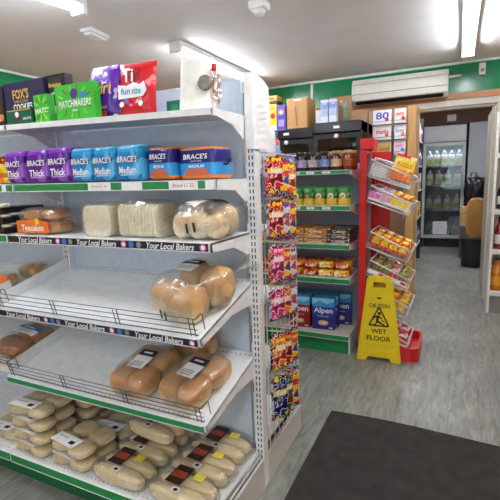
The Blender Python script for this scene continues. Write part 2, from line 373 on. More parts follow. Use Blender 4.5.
# ---------------------------------------------------------------- near gondola (bread shelving)
G0, G1, GL = -.745, -1.80, -2.85
GE = -.714          # right end, bay joint, left end
gon = empty('gondola_shelving', (-1.8, 1.58, 0), 'tall white metal double-sided shelving unit full of bread', 'shelving')
def part(mb, name, par=None, bevel=0, **k):
    """build a part given in room coordinates under the gondola"""
    if par is None: mb.v = [v-Vector((-1.8, 1.58, 0)) for v in mb.v]; return mb.build(name, gon, bevel=bevel, **k)
    mb.v = [v-Vector((-1.8, 1.58, 0)) for v in mb.v]; return mb.build(name, par, bevel=bevel, **k)
for i, x in enumerate((G0, G1, GL)):
    u = MB(); xa = GE-.038 if i == 0 else x-.02
    u.box(xa, xa+(.038 if i == 0 else .04), 1.535, 1.58, 0, 1.745, WHITE)
    for k in range(62):
        z = .12+k*.0262
        for dx in (.011, .025): u.rect(.005, .016, INK, T((xa+dx+.002, 1.5345, z)) @ FRONT)
    part(u, 'upright')
for xa, xb in ((G1+.02, G0-.04), (GL+.02, G1-.02)):
    part(MB().box(xa, xb, 1.572, 1.592, .14, 1.735, PANEL), 'back_panel')
    p = MB()
def price_strip(mb, x0, x1, y, z0, z1, kind, M=None):
    """label strip along a shelf front, drawn in room coordinates; faces -Y"""
    M = M or Matrix()
    base = {'green': GREEN, 'black': STRIPBLK}[kind]
    mb.box(x0, x1, y-.004, y, z0+.003, z1-.003, base, M); mb.box(x0, x1, y-.005, y, z1-.003, z1, WHITE, M); mb.box(x0, x1, y-.005, y, z0, z0+.003, WHITE, M)
BACKY = 1.57
SH = {}
def shelf(name, x0, x1, yf, zf, zb, lip, strip=None, riser=False, tilt=0):
    """a metal shelf from its front lip (yf, zf) to the back panel (BACKY, zb) with side brackets"""
    th = math.atan2(zb-zf, BACKY-yf); L = math.hypot(zb-zf, BACKY-yf)
    Mx = T((G0, yf, zf)) @ Matrix.Rotation(tilt, 4, 'Y') @ T((-G0, 0, 0)) @ Matrix.Rotation(th, 4, 'X')
    s = MB(); s.box(x0, x1, 0, L-.004, -.008, 0, WHITE, Mx); s.box(x0, x1, 0, .006, -lip, -.008, WHITE, Mx)
    s.box(x0, x1, .006, .02, -lip, -lip+.004, WHITE, Mx)
    k = int((x1-x0)/.022)
    for i in range(k):
        x = x0+.02+i*(x1-x0-.04)/(k-1)
        s.rect(.007, .007, GREY, Mx @ T((x, L-.03, .0006)))
        s.rect(.006, .004, GREY, Mx @ T((x, .022, .0006)))
    so = part(s, 'shelf')
    for x, sg in ((x0, 1), (x1, -1)):
        xa = x if sg > 0 else x-.004
        pts = [(0, 0), (L-.035, 0), (L-.035, -.085), (L-.06, -.085), (L*.5, -.04), (.03, -lip), (0, -lip)]
        m = MB(); m.prism(pts, .004, WHITE, Mx @ Matrix(((0, 0, 1, xa), (1, 0, 0, 0), (0, 1, 0, -.002), (0, 0, 0, 1))))
        part(m, 'bracket', so)
    if strip:
        m = MB(); a, b = -lip, 0
        M2 = Mx @ Matrix.Rotation(-th*.5, 4, 'X')
        price_strip(m, x0+.003, x1-.012, 0, a, b, strip, M2)
        zc = (a+b)/2; hh = lip
        if strip == 'black':
            P = .352; xs = -1.729-P*math.floor((-1.729-x0)/P)
            while xs+.22 < x1:
                m.text('Your Local Bakers', .21, hh*.70, WTXT, M2 @ T((xs+.105, -.0052, zc)) @ FRONT, shear=.25)
                if xs+.27 < x1:
                    for dx, c, r in ((.246, PINK, .4), (.246, WTXT, .24), (.283, BLUE, .38), (.318, GREY, .34)):
                        if xs+dx < x1-.02: m.disc(hh*r, c, M2 @ T((xs+dx, -.0054-(.0004 if c is WTXT else 0), zc)) @ FRONT)
                xs += P
        if strip == 'green':
            for xa, wd, tx in PRICES.get(name, []):
                m.rect(wd, hh*.84, PAPER, M2 @ T((xa, -.0052, zc)) @ FRONT)
                if tx: m.text(tx, wd*.7, hh*.4, PRICE, M2 @ T((xa, -.0058, zc)) @ FRONT, bold=False)
        part(m, 'price_strip', so)
    if riser:
        m = MB(); Hh = riser
        for i in range(4): m.tube([Mx @ Vector((x0+.012, .012, .006+Hh*i/3)), Mx @ Vector((x1-.012, .012, .006+Hh*i/3))], .0016 if i else .0022, DARKSTEEL, 5)
        n = 3
        for i in range(n+1):
            x = x0+.03+i*(x1-x0-.06)/n
            for dx in (-.009, .009): m.tube([Mx @ Vector((x+dx, .010, .002)), Mx @ Vector((x+dx, .010, Hh+.008))], .002, DARKSTEEL, 5)
        for x in (x0+.012, x1-.012):
            m.tube([Mx @ Vector((x, .012, Hh+.006)), Mx @ Vector((x, .05, Hh+.006)), Mx @ Vector((x, .055, Hh)), Mx @ Vector((x, .055, .004))], .002, DARKSTEEL, 5)
        part(m, 'wire_riser', so)
    SH[name] = (Mx, L, th)
    return so
PRICES = {'s2': [(-1.865, .03, None), (-1.285, .12, 'Only £1.20'), (-1.12, .10, None), (-.885, .125, 'Bread £1.25'), (-.775, .035, None)]}
TL1, TL2 = .027, .009
shelf('s1', G1+.004, G0-.004, 1.285, 1.588, 1.588, .022, tilt=TL1)
shelf('s1l', GL+.004, G1-.004, 1.285, 1.588, 1.588, .022, tilt=TL1)
shelf('s2', G1+.004, G0-.004, 1.293, 1.350, 1.350, .034, 'green', tilt=TL2)
shelf('s2l', GL+.004, G1-.004, 1.293, 1.350, 1.350, .034, 'green', tilt=TL2)
shelf('s3', G1+.004, G0-.004, 1.235, 1.138, 1.138, .034, 'black')
shelf('s3l', GL+.004, G1-.004, 1.235, 1.138, 1.138, .034, 'green')
shelf('s4', G1+.004, G0-.004, 1.135, .830, .936, .032, 'black', .062)
shelf('s4l', GL+.004, G1-.004, 1.135, .830, .936, .032, 'black', .062)
shelf('s5', G1+.004, G0-.004, 1.142, .512, .612, .030, 'green', .058)
shelf('s5l', GL+.004, G1-.004, 1.20, .512, .592, .030, None, .058)
# tray side walls at the bay joint
for n in ('s4', 's5'):
    Mx, L, th = SH[n]
    part(MB().box(G1+.004, G1+.008, .03, L-.03, 0, .05, WHITE, Mx), 'tray_side')
# base decks
for x0, x1 in ((G1+.002, G0-.002), (GL, G1-.002)):
    x1 = GE-.013 if x1 > -1 else x1
    s = MB(); s.box(x0, x1, 1.112, 1.57, .145, .155, WHITE); s.box(x0, x1, 1.112, 1.118, .105, .145, WHITE)
    for i in range(46): s.rect(.008, .004, GREY, T((x0+.02+i*.0222, 1.127, .1556))); 
    so = part(s, 'base_deck')
    m = MB(); price_strip(m, x0+.004, x1-.004, 1.1115, .106, .148, 'green'); part(m, 'price_strip', so)
    part(MB().box(x0, x1, 1.16, 1.175, 0, .105, DKGREEN), 'kick_plate')
m = MB(); m.box(GE-.012, GE, 1.12, 1.534, 0, .14, mat('#c9cbc8', .5)); m.box(GE-.012, GE, 1.581, 2.03, 0, .14, mat('#c9cbc8', .5)); part(m, 'base_side', bevel=.003)
m = MB(); m.tube([(GE-.02, 1.12, .162), (GE-.02, 1.53, .162)], .006, STEEL); part(m, 'base_rail')
# far side of the unit
part(MB().box(GL, G0-.002, 1.61, 2.03, .145, .155, WHITE), 'base_deck')
part(MB().box(GL, G0-.014, 1.96, 1.975, 0, .145, DKGREEN), 'kick_plate')
for z in (.45, .78, 1.1, 1.39): part(MB().box(GL, G0-.03, 1.60, 1.98, z, z+.02, WHITE), 'shelf')
# wire grid on the end of the far side
m = MB(); WIRE = mat('#d4d4d0', .35, .4)
for k in range(8): m.tube([(GE+.002, 1.60+k*.054, .16), (GE+.002, 1.60+k*.054, 1.435)], .0028, WIRE, 5)
for k in range(9): m.tube([(GE+.002, 1.587, .17+k*.16), (GE+.002, 2.0, .17+k*.16)], .0028, WIRE, 5)
part(m, 'wire_grid')
# taped paper sheet on the end
def sheet(u, v):
    q = u*.15
    if q < .038: x, y = -.746+q, 1.526-.004*sin(v*3)
    else: x, y = -.708+.006*sin(v*3)*u+.012*u*u, 1.526+(q-.038)
    return (x, y, 1.462+v*.278-.035*u**3*v)
p = MB(); p.grid(sheet, 13, 10, PAPER)
p.grid(lambda u, v: (sheet(1-u, v)[0]-.0006, sheet(1-u, v)[1]+.0006, sheet(1-u, v)[2]), 13, 10, PAPER)
for k in range(8): p.rect(.07 if k % 3 else .05, .003, mat('#dfe2e6', .7), T((-.6945, 1.585, 1.68-.025*k)) @ RIGHT)
tag(p.build('paper_sheet'), 'white paper sheet taped to the top end of the bread shelving', 'paper')

def settle(o, z, tl, w=0):
    'stand a thing level on the slightly sloping shelf, on its higher left edge'
    o.location.z = z+.0012+(G0-o.location.x+w/2)*math.tan(tl)
    return o
# ---------------------------------------------------------------- products on the top shelf (z 1.588)
Z1 = 1.5885
def card_box(name, w, d, h, faces, loc, label, cat, group=None, rz=0, rx=0, deco=None, body=NAVY, bevel=.002):
    b = MB(); b.box(-w/2, w/2, -d/2, d/2, 0, h, body)
    if deco: deco(b, w, d, h)
    o = b.build(name, None, loc, bevel, rot=(rx, 0, rz))
    if abs(loc[2]-Z1) < .02: settle(o, Z1, TL1, w*1.01)
    return tag(o, label, cat, group)
def F(x, z, d, e=.0009): return T((x, -d/2-e, z)) @ FRONT
CHOC = mat('#4a2a1a', .5, var=.25, scale=40); COOKIE = mat('#b8783f', .8, var=.3, scale=60)
def deco_fox(b, w, d, h):
    b.text("FOX'S", .105, .042, GOLD, F(-.02, h-.052, d)); b.text('FABULOUS', .09, .013, GOLD, F(-.02, h-.083, d, .0011), bold=False)
    b.text('COOKIES', .125, .028, WTXT, F(-.012, h-.108, d)); b.text('ASSORTED SELECTION', .1, .009, GREY, F(-.01, h-.13, d), bold=False)
    b.rect(w, .03, BLUE, F(0, .028, d, .0005))
    for k in range(7): b.disc(.018+.003*(k % 3), COOKIE if k % 2 else CHOC, F(-.09+k*.03, .026+.005*(k % 2), d, .0008+.0001*k))
card_box('biscuit_box', .262, .06, .19, None, (-1.768, 1.40, Z1), 'large dark navy cookie box with gold lettering at the left of the top shelf', 'biscuit box', deco=deco_fox, body=mat('#2a2648', .4))
def deco_choc(b, w, d, h):
    for k in range(10): b.disc(.017, (COOKIE, CHOC, CREAM)[k % 3], F(-.03+.02*(k % 4), .02+.022*(k//2), d, .0008+.0001*k))
    b.text('FOX', .06, .03, WTXT, F(0, h-.04, d))
card_box('chocolate_box', .10, .06, .18, None, (-1.951, 1.39, Z1), 'dark chocolate biscuit box at the far left edge of the top shelf', 'chocolate box', deco=deco_choc, body=mat('#1d1a20', .4))
def deco_mint(b, w, d, h):
    b.disc(.02, CHOC, F(-.01, h*.45, d)); b.disc(.012, WTXT, F(-.012, h*.62, d, .0011)); b.rect(w*.9, .004, GOLD, F(0, h-.006, d)); b.text('MINTS', .05, .01, WTXT, F(.05, h*.3, d))
card_box('mint_box', .165, .04, .062, None, (-1.728, 1.325, Z1), 'low dark green mint chocolate box in front of the navy cookie box', 'mint box', deco=deco_mint, body=mat('#0d5a42', .35))
def deco_match(b, w, d, h):
    PAT = mat('#7a5a2a', .5)
    for k in range(14):
        a = 2*pi*k/14; rx, rz = w*.40*cos(a), h*.38*sin(a)
        b.rect(.028, .006, PAT if k % 2 else mat('#9ade3a', .4), F(rx, h/2+rz, d, .0006) @ Matrix.Rotation(a, 4, 'Z'))
    if w > .15:
        b.disc(.02, mat('#5a2a8a', .4), F(0, h*.72, d, .0007)); b.rect(.03, .02, BLUE, F(.05, h*.66, d, .0007)); b.text('MATCHMAKERS', w*.84, h*.2, WTXT, F(0, h*.45, d, .0012), shear=.1); b.text('mint', .03, .012, WTXT, F(0, h*.26, d, .001))
    else: b.text('MATC', w*.9, h*.18, WTXT, F(0, h*.42, d, .0012), shear=.1)
GRN = mat('#3fbf3c', .35, var=.12, scale=12)
card_box('mint_stick_box', .212, .035, .136, None, (-1.40, 1.33, Z1), 'bright green mint stick box with white lettering, the wider one', 'chocolate box', deco=deco_match, body=GRN)
card_box('mint_stick_box', .083, .035, .112, None, (-1.594, 1.33, Z1), 'bright green mint stick box, the narrower one beside the navy cookie box', 'chocolate box', deco=deco_match, body=GRN)
def deco_dark(b, w, d, h):
    b.rect(w*.7, .05, mat('#2a2622', .5), F(0, h-.04, d)); b.text('Belgian', .075, .022, GOLD, F(0, h-.045, d, .0012)); b.text('collection', .06, .012, WTXT, F(0, h-.075, d))
    for k in range(8): b.disc(.017, (CHOC, COOKIE, CREAM)[k % 3], F(-.04+.027*(k % 4), .03+.03*(k//4), d, .0008+.0001*k))
card_box('chocolate_box', .118, .045, .205, None, (-1.585, 1.41, Z1), 'tall black chocolate box with gold lettering between the two green boxes', 'chocolate box', deco=deco_dark, body=mat('#15171c', .35))
# sharing bags
PURP = bands([(0, '#3a1a6a'), (.12, '#5a1fa0'), (.5, '#6a2ab8')], 'Z', .22, .5, ('#cfc4ea', '#3a1280'), 11)
o = MB(); o.pillow(.18, .215, .06, PURP, seed=1, wr=.08)
wp = lambda x, y: .033*(1-abs(x/.09)**3)
o.text('Twirl', .125, .046, mat('#f2c51c', .4), T((-.008, -.003, .115)) @ FRONT @ Matrix.Rotation(R(8), 4, 'Z'), warp=wp, shear=.2)
o.text('bites', .05, .014, GOLD, T((.02, -.003, .045)) @ FRONT, warp=wp); o.disc(.016, CHOC, T((.0, -.033, .028)) @ FRONT); o.disc(.013, RED, T((.03, -.032, .02)) @ FRONT)
tag(o.build('sweet_bag', None, (-1.318, 1.39, Z1+.575*TL1+.001), rot=(R(-6), TL1, R(-4))), 'purple foil sharing bag with yellow lettering on the top shelf', 'sweet bag')
REDB = bands([(0, '#c81420'), (.5, '#dc1c28')], 'Z', .22, .4, ('#f08088', '#a8101a'), 9)
o = MB(); o.pillow(.175, .205, .06, REDB, seed=4, wr=.08)
wp = lambda x, y: .033*(1-abs(x/.0875)**3)
o.text('Ti', .05, .05, WTXT, T((-.022, -.004, .15)) @ FRONT, warp=wp)
o.poly([(-.07, -.028), (.045, -.022), (.062, 0), (.05, .034), (.03, .022), (0, .032), (-.03, .02), (-.072, .026)], WTXT, T((.0, -.0315, .092)) @ FRONT)
for k, (tx, c) in enumerate((('fun', BLUE), ('size', mat('#2aa8a0', .4)))): o.text(tx, .042, .024, c, T((-.035+k*.05, -.0325, .092)) @ FRONT)
for k in range(6): o.disc(.011, (WTXT, BLUE, PINK, CREAM, WTXT, RED)[k], T((-.055+.022*k, -.0295, .045+.012*(k % 2))) @ FRONT, 8)
tag(o.build('sweet_bag', None, (-1.136, 1.375, Z1+.395*TL1+.001), rot=(R(-5), TL1, R(3))), 'red foil sharing bag of sweets beside the purple bag', 'sweet bag')
card_box('mint_box', .115, .03, .06, None, (-.985, 1.45, Z1), 'small dark green mint box lying behind the white dispenser', 'mint box', deco=lambda b, w, d, h: (b.disc(.016, CHOC, F(.03, .032, d)), b.disc(.008, WTXT, F(.027, .04, d, .0012)), b.rect(.03, .03, mat('#2a9a70', .4), F(-.02, .03, d, .0006))), body=mat('#0d7a5a', .35))
# white dispenser with a disc
o = empty('tape_dispenser', (-.85, 1.36, Z1+.17*TL1), 'white tapered plastic dispenser with a round reel on the top shelf', 'dispenser', rot=(0, 0, R(12)))
DW = mat('#f6f4ea', .35)
def disp(u, v):
    a = 2*pi*u; k = 5; c, s = cos(a), sin(a); r = 1/(abs(c)**k+abs(s)**k)**(1/k)
    z = .172*min(1, v*1.12) if v < .9 else .172+.004*(v-.9)/.1
    sc = (1-.34*v) if v < .9 else (1-.306)*(1-(v-.9)/.1)
    if .8 < v < .9: sc *= 1-.5*(v-.8)**2*10
    return (r*c*.062*sc-.006*v, r*s*.044*sc, z)
MB().grid(disp, 32, 20, DW, cu=True).build('body', o)
MR = T((.046, -.046, .085)) @ FRONT
MB().lathe([(.004, -.008), (.024, -.008), (.026, -.004), (.026, .004), (.018, .006), (.004, .005)], mat('#8a7f74', .35, 0, var=.4, scale=60), 24, MR).build('reel', o)
MB().sq(.03, .03, .115, 3, clear_film(.55, '#f0c8c0'), T((.076, -.012, .075)), n=8).build('clear_guard', o, )
MB().sq(.02, .022, .03, 3, RED, T((.07, -.012, .14)), n=6).build('red_button', o)

# ---------------------------------------------------------------- bread on the second shelf (z 1.350)
Z2 = 1.3505
def loaf_pack(w, d, h, film, deco, rz, loc, label, group, seed, tie=False):
    b = MB(); b.sq(w*.995, d, h, 9, film, T((0, 0, h/2)), n=12, wob=.03, seed=seed)
    deco(b, w, d, h)
    for v in b.v: v.z = max(v.z, 0)
    o = b.build('bread_loaf', None, loc, rot=(0, 0, rz)); settle(o, Z2, TL2, w*1.05)
    return tag(o, label, 'bread loaf', group)
def brand(colour, word):
    def f(b, w, d, h):
        b.text("BRACE'S", w*.80, h*.17, WTXT, F(0, h*.60, d, .003), shear=.05); b.text("BRACE'S", w*.83, h*.19, INK, F(.0015, h*.597, d, .0022), shear=.05)
        b.text(word, w*.70, h*.20, WTXT, F(0, h*.30, d, .003), shear=.05); b.rect(w*.6, .004, colour, F(0, h*.17, d, .003))
    return f
PF = bands([(0, '#5a1c94'), (.82, '#7a30b4'), (.93, '#a868cc')], 'Z', .2, .55, ('#a05cd0',), 7)
BF = bands([(0, '#1a86c4'), (.78, '#2a9ad6'), (.92, '#7ac4e6')], 'Z', .2, .55, ('#5ab8e8',), 7)
LIL = mat('#c8a0e8', .5); PALE = mat('#a8dcf4', .5)
for k, (x, lb) in enumerate(((-1.771, 'leftmost purple wrapped thick sliced loaf on the second shelf'), (-1.63, 'middle purple wrapped thick sliced loaf on the second shelf'), (-1.497, 'purple wrapped thick sliced loaf next to the blue loaves'))):
    loaf_pack(.129, .235, .142+.004*(k == 2), PF, brand(LIL, 'Thick'), R((-3, 2, -1)[k]), (x, 1.40, Z2), lb, 'purple bread loaves', k)
for k, (x, lb) in enumerate(((-1.371, 'blue wrapped medium sliced loaf next to the purple loaves'), (-1.249, 'middle one of the three blue wrapped medium loaves'), (-1.128, 'blue wrapped medium sliced loaf nearest the orange trimmed loaves'))):
    loaf_pack(.117, .235, .136, BF, brand(PALE, 'Medium'), R((1, -1, 1)[k]), (x, 1.40, Z2), lb, 'blue bread loaves', 10+k)
OF = bands([(0, '#e0823a'), (.13, '#2e9cdc'), (.50, '#262878'), (.90, '#e0823a')], 'Z', .2, .45)
def deco_or(b, w, d, h):
    b.text("BRACE'S", w*.62, h*.16, WTXT, F(-w*.02, h*.70, d, .003), shear=.15); b.text('family baker', w*.3, h*.05, WTXT, F(0, h*.56, d, .003), bold=False); b.text('MEDIUM', w*.4, h*.09, WTXT, F(0, h*.40, d, .003))
    b.poly([(-w*.3, -.012), (w*.3, -.012), (w*.34, 0), (w*.2, .012), (-w*.2, .012), (-w*.34, 0)], mat('#c8603c', .5), F(0, h*.22, d, .0026))
loaf_pack(.118, .22, .124, OF, deco_or, R(0), (-1.004, 1.422, Z2), 'orange and navy trimmed loaf standing end on beside the blue loaves', 'orange trimmed loaves', 21)
o = loaf_pack(.172, .118, .116, OF, deco_or, R(-4), (-.853, 1.40, Z2), 'orange and navy trimmed loaf lying side on at the shelf end', 'orange trimmed loaves', 22)
MB().tube([(.08, -.01, .055), (.10, -.014, .05), (.112, -.02, .055), (.122, -.03, .068)], .004, INK).build('twist_tie', o)
def deco_ry(b, w, d, h): b.text('Buns', w*.6, .03, RED, F(0, h*.35, d, .003)); b.disc(.016, ORANGE, F(0, h*.15, d, .003))
loaf_pack(.15, .2, .128, bands([(0, '#e8c020'), (.55, '#b02a20'), (.9, '#8a2018')], 'Z', .25, .4, ('#f0e040',), 10), deco_ry, R(3), (-1.927, 1.42, Z2), 'red and yellow wrapped loaf at the far left of the second shelf', None, 25)

# ---------------------------------------------------------------- third shelf (z 1.138)
Z3 = 1.1385
def film_bag(b, sx, sy, sz, loc, seed, k=4, m=FILM, tail=None):
    b.sq(sx, sy, sz, k, m, T(loc), n=12, wob=.10, seed=seed)
    if tail:
        (x, y, z), (dx, dy, dz), r = tail
        P = Vector((x, y, z)); D = Vector((dx, dy, dz)); u = D.cross(Vector((0, 0, 1))).normalized(); w = D.cross(u).normalized()
        def fn(a, v):
            rr = r*(1-.85*min(1, v*2)) if v < .5 else r*(.15+.9*(v-.5)*2)
            rr *= 1+.35*sin(a*2*pi*7+v*3)
            return P+D*v+rr*(cos(2*pi*a)*u+.35*sin(2*pi*a)*w)
        b.grid(fn, 28, 10, m, cu=True)
    return b
WCRUMB = crust('#f2e6c8', '#f0e8d2', 22); SLICE = mat('#f0e6cc', .85, var=.1, scale=40, bump=.4)
def white_loaf(w, d, h, loc, rz, label, seed, along):
    o = empty('white_loaf', loc, label, 'bread loaf', 'plain white loaves in clear bags', rot=(0, 0, rz))
    b = MB(); n = 11
    for i in range(n):                       # sliced: the slices stand side by side along the loaf
        if along == 'x': b.sq(w/n*1.06, d, h, 5, WCRUMB if i in (0, n-1) else SLICE, T((-w/2+w*(i+.5)/n, 0, h/2)), n=6, seed=seed+i)
        else: b.sq(w, d/n*1.06, h, 5, WCRUMB if i in (0, n-1) else SLICE, T((0, -d/2+d*(i+.5)/n, h/2)), n=6, seed=seed+i)
    b.build('sliced_bread', o)
    m = MB(); film_bag(m, w+.022, d+.022, h+.014, (0, 0, h/2+.004), seed, 6, FILM, ((0, d/2, h*.55), (.0, .08, .01), .035) if along == 'y' else ((w/2, 0, h*.5), (.05, .01, .02), .03))
    for v in m.v: v.z = max(v.z, .0012)
    m.build('plastic_bag', o)
    return o
white_loaf(.145, .15, .125, (-1.30, 1.345, Z3), R(0), 'square white loaf in a clear bag, left of the two on the third shelf', 3, 'y')
white_loaf(.19, .14, .130, (-1.098, 1.345, Z3), R(-3), 'longer white sliced loaf in a clear bag beside the round bun', 5, 'x')
def patch(m, mt, bag, k, xc, yc, w, h, rz=0, e=.0015, n=6):
    'a sticker that follows the top of a bag of half sizes bag/2 centred at its middle'
    (sx, sy, sz), (bx, by, bz) = bag
    def fn(u, v):
        a, b = (u-.5)*w, (v-.5)*h; x = xc+a*cos(rz)-b*sin(rz); y = yc+a*sin(rz)+b*cos(rz)
        q = max(0, 1-min(1, abs((x-bx)/(sx/2)))**k-min(1, abs((y-by)/(sy/2)))**k)
        return (x, y, bz+sz/2*1.02*q**(1/k)+e)
    m.grid(fn, n, n, mt)
# fruit buns
def bag_of(name, loc, label, cat, group, rolls, bag, stickers, rot=None, tail=None, seed=0, film=FILM, k=4, marks=None):
    o = empty(name, loc, label, cat, group, rot=rot)
    for (sx, sy, sz, x, y, kk, mt, rz) in rolls:
        q = MB().sq(sx, sy, sz, kk, mt, Matrix.Rotation(rz, 4, 'Z'), n=10, wob=.07, seed=x*7+y*3+seed)
        for v in q.v: v.z = max(v.z, -sz/2)
        q.build('roll', o, (x, y, sz/2+.0025))
    m = MB(); film_bag(m, *bag[0], bag[1], seed, k, film, tail)
    for v in m.v: v.z = max(v.z, .0008)
    if marks: marks(m)
    m.build('plastic_bag', o)
    for s in stickers:
        m = MB(); s(m); m.build('sticker', o)
    return o
FB = crust('#b87034', '#e0b070', 14)
def tea_sticker(m):
    m.prism([(-.10, -.035), (.10, -.035), (.1, .012), (.02, .026), (-.1, .016)], .001, ORANGE, T((.0, -.085, .045)) @ FRONT)
    m.text('Teacakes', .14, .026, WTXT, T((.0, -.0865, .032)) @ FRONT); m.disc(.014, YELLOW, T((.035, -.0868, .06)) @ FRONT)
bag_of('teacake_bag', (-1.66, 1.34, Z3), 'clear bag of fruit teacakes with an orange label on the third shelf', 'bread rolls', None,
       [(.115, .13, .054, -.06, 0, 3, FB, 0), (.115, .13, .054, .058, .0, 3, FB, 0)]+[], ((.255, .15, .118), (0, 0, .056)), [tea_sticker], seed=8, k=4)
for x in (-.06, .055):
    q = MB().sq(.105, .11, .048, 3, FB, n=10, wob=.07, seed=x).build('roll', bpy.data.objects['teacake_bag'], (x, 0, .083))
# round bun in bag with brown label
BUNC = crust('#e4c498', '#f2e6cc', 10)
BUNBAG = ((.222, .215, .14), (0, 0, .068))
def bun_stick(m):
    patch(m, PAPER, BUNBAG, 3, -.01, -.05, .075, .06, R(-28)); patch(m, mat('#2a211c', .5), BUNBAG, 3, .045, .0, .075, .06, R(-28))
def bun_marks(m):
    for x in (-.012, .018): m.box(x-.004, x+.004, -.112, -.110, .03, .065, INK, Matrix.Rotation(R(-8), 4, 'Y'))
bag_of('round_loaf', (-.832, 1.355, Z3), 'round floury bread in a clear bag with a brown and white label', 'bread rolls', None,
       [(.082, .095, .095, -.065, -.05, 2.3, BUNC, 0), (.085, .095, .10, .0, -.055, 2.3, BUNC, .4), (.082, .09, .09, .066, -.045, 2.3, BUNC, 0), (.105, .11, .125, -.048, .035, 2.3, BUNC, 0), (.105, .11, .12, .05, .04, 2.3, BUNC, .3)], BUNBAG, [bun_stick], seed=11, k=3, marks=bun_marks, tail=((.03, .09, .08), (.04, .08, .03), .03))
# dark trays of chocolate cakes at the far left
for k in range(3):
    b = MB(); b.box(-.075, .075, -.11, .11, 0, .026, mat('#1c1416', .4))
    for i in range(4): b.sq(.03, .05, .02, 3, (CHOC, CREAM)[i % 2], T((-.052+.035*i, -.075, .034)), n=5)
    tag(b.build('cake_tray', None, (-1.915, 1.355, Z3+.001+.046*k)), ('bottom', 'middle', 'top')[k]+' dark tray of chocolate cakes in the stack at the far left', 'cake tray', 'dark cake trays')

# ---------------------------------------------------------------- sloping shelves
def on(n, x, y, dz=.001):
    Mx, L, th = SH[n]; v = Mx @ Vector((x, y, dz)); return tuple(v), (th, 0, 0)
def onr(n, x, y, rz, dz=.001):
    Mx, L, th = SH[n]; v = Mx @ Vector((x, y, dz)); return tuple(v), (Matrix.Rotation(th, 4, 'X') @ Matrix.Rotation(rz, 4, 'Z')).to_euler()
GOLDB = crust('#cf9450', '#efcf98', 8); TIGER = crust('#cf9f62', '#f0dab0', 16)
def label_sticker(w, h, dk, bag, k, xc=0, yc=0, rz=0, col=mat('#2b2320', .5)):
    def f(m):
        c, q = cos(rz), sin(rz)
        patch(m, PAPER, bag, k, xc, yc, w, h, rz)
        o = h/2-dk/2; patch(m, col, bag, k, xc-o*q, yc+o*c, w, dk, rz, .0022)
        patch(m, WTXT, bag, k, xc-o*q, yc+o*c, w*.55, dk*.25, rz, .003)
        for t in range(3): o2 = -h/2+.012+.011*t; patch(m, GREY, bag, k, xc-o2*q, yc+o2*c, w*.6, .004, rz, .003)
    return f
S4B = ((.25, .29, .165), (0, -.01, .080)); S5B = ((.205, .272, .102), (0, 0, .049)); PSB = ((.215, .26, .09), (0, 0, .044))
l, r = onr('s4', -.868, .195, R(-20))
def roll_marks(m):
    for i in range(9):
        a = i*.7; m.box(-.006, .006, -.0006, .0006, -.002, .002, INK, T((.055+.012*cos(a*3), -.07+.024*i, .085+.012*sin(a*2))) @ Matrix.Rotation(R(40*i), 4, 'Y'))
    for x in (-.012, .014): m.box(x-.004, x+.004, -.158, -.156, .025, .06, INK)
bag_of('roll_bag', l, 'clear bag of seeded crusty rolls alone on the fourth shelf', 'bread rolls', None,
       [(.122, .135, .125, -.057, -.075, 2.6, TIGER, .2), (.122, .135, .125, .057, -.07, 2.6, TIGER, .5), (.122, .135, .145, -.056, .055, 2.6, TIGER, .1), (.122, .135, .145, .058, .06, 2.6, TIGER, .4)],
       S4B, [label_sticker(.10, .095, .04, S4B, 3.2, -.03, .01, R(12))], rot=r, seed=14, k=3.2, tail=((.03, .11, .07), (.03, .135, .03), .045), marks=roll_marks)
l, r = onr('s5', -1.118, .157, R(-2))
S4R = lambda mt, s=0: [(.099, .134, .088, x, y, 3, mt, .1*s) for x in (-.047, .047) for y in (-.063, .063)]
rl = bag_of('roll_bag', l, 'clear bag of golden rolls with white label, middle of the fifth shelf', 'bread rolls', 'golden roll bags', S4R(GOLDB), S5B,
       [label_sticker(.08, .115, .04, S5B, 3.6)], rot=r, seed=17, k=3.6)
l, r = onr('s5', -.880, .163, R(-8)); dup(rl, l, r, 'clear bag of golden rolls, right end of the fifth shelf')
l, r = onr('s5', -1.01, .368, R(2))
BKB = ((.215, .112, .112), (0, 0, .054))
bag_of('roll_bag', l, 'clear bag of two golden rolls behind the other bags on the fifth shelf', 'bread rolls', None, [(.10, .098, .098, x, 0, 3, GOLDB, 0) for x in (-.05, .05)], BKB, [label_sticker(.08, .06, .03, BKB, 3.6)], rot=r, seed=19, k=3.6)
# left bay pastries and white packs
FLAKE = crust('#b06a28', '#d69a50', 20)
l, r = onr('s5l', -1.93, .16, R(-8))
bag_of('pastry_bag', l, 'bag of golden pastries with a white label, left end of the fifth shelf', 'pastries', None, [(.10, .12, .07, x, y, 3, FLAKE, 0) for x in (-.05, .05) for y in (-.06, .06)], PSB,
       [label_sticker(.17, .06, .022, PSB, 3.6, 0, .02, R(3), BLUE)], rot=r, seed=23, k=3.6)
for k, (x, y) in enumerate(((-1.925, .31), (-1.975, .18))):
    l, r = onr('s4l', x, y, R(8))
    bag_of('pastry_bag', l, ('bag of brown rolls at the back left of the fourth shelf level', 'bag of brown rolls partly behind the white orange topped pack')[k], 'pastries', 'brown roll bags', [(.05, .09, .05, -.03, 0, 3, GOLDB, 0), (.05, .09, .05, .03, 0, 3, GOLDB, 0)], ((.13, .11, .062), (0, 0, .03)), [], rot=r, seed=26+k, k=3.6)
l, r = onr('s4l', -1.885, .088, 0)
b = MB(); b.sq(.10, .09, .09, 6, bands([(0, '#f0eeea'), (.75, '#e8762a')], 'Z', .3, .3), T((0, 0, .049)), n=8); b.text('Cake', .06, .018, PINK, T((0, -.0465, .04)) @ FRONT)
tag(b.build('cake_pack', None, l, rot=r), 'small white pack with an orange top at the left end of the fourth shelf level', 'cake pack')

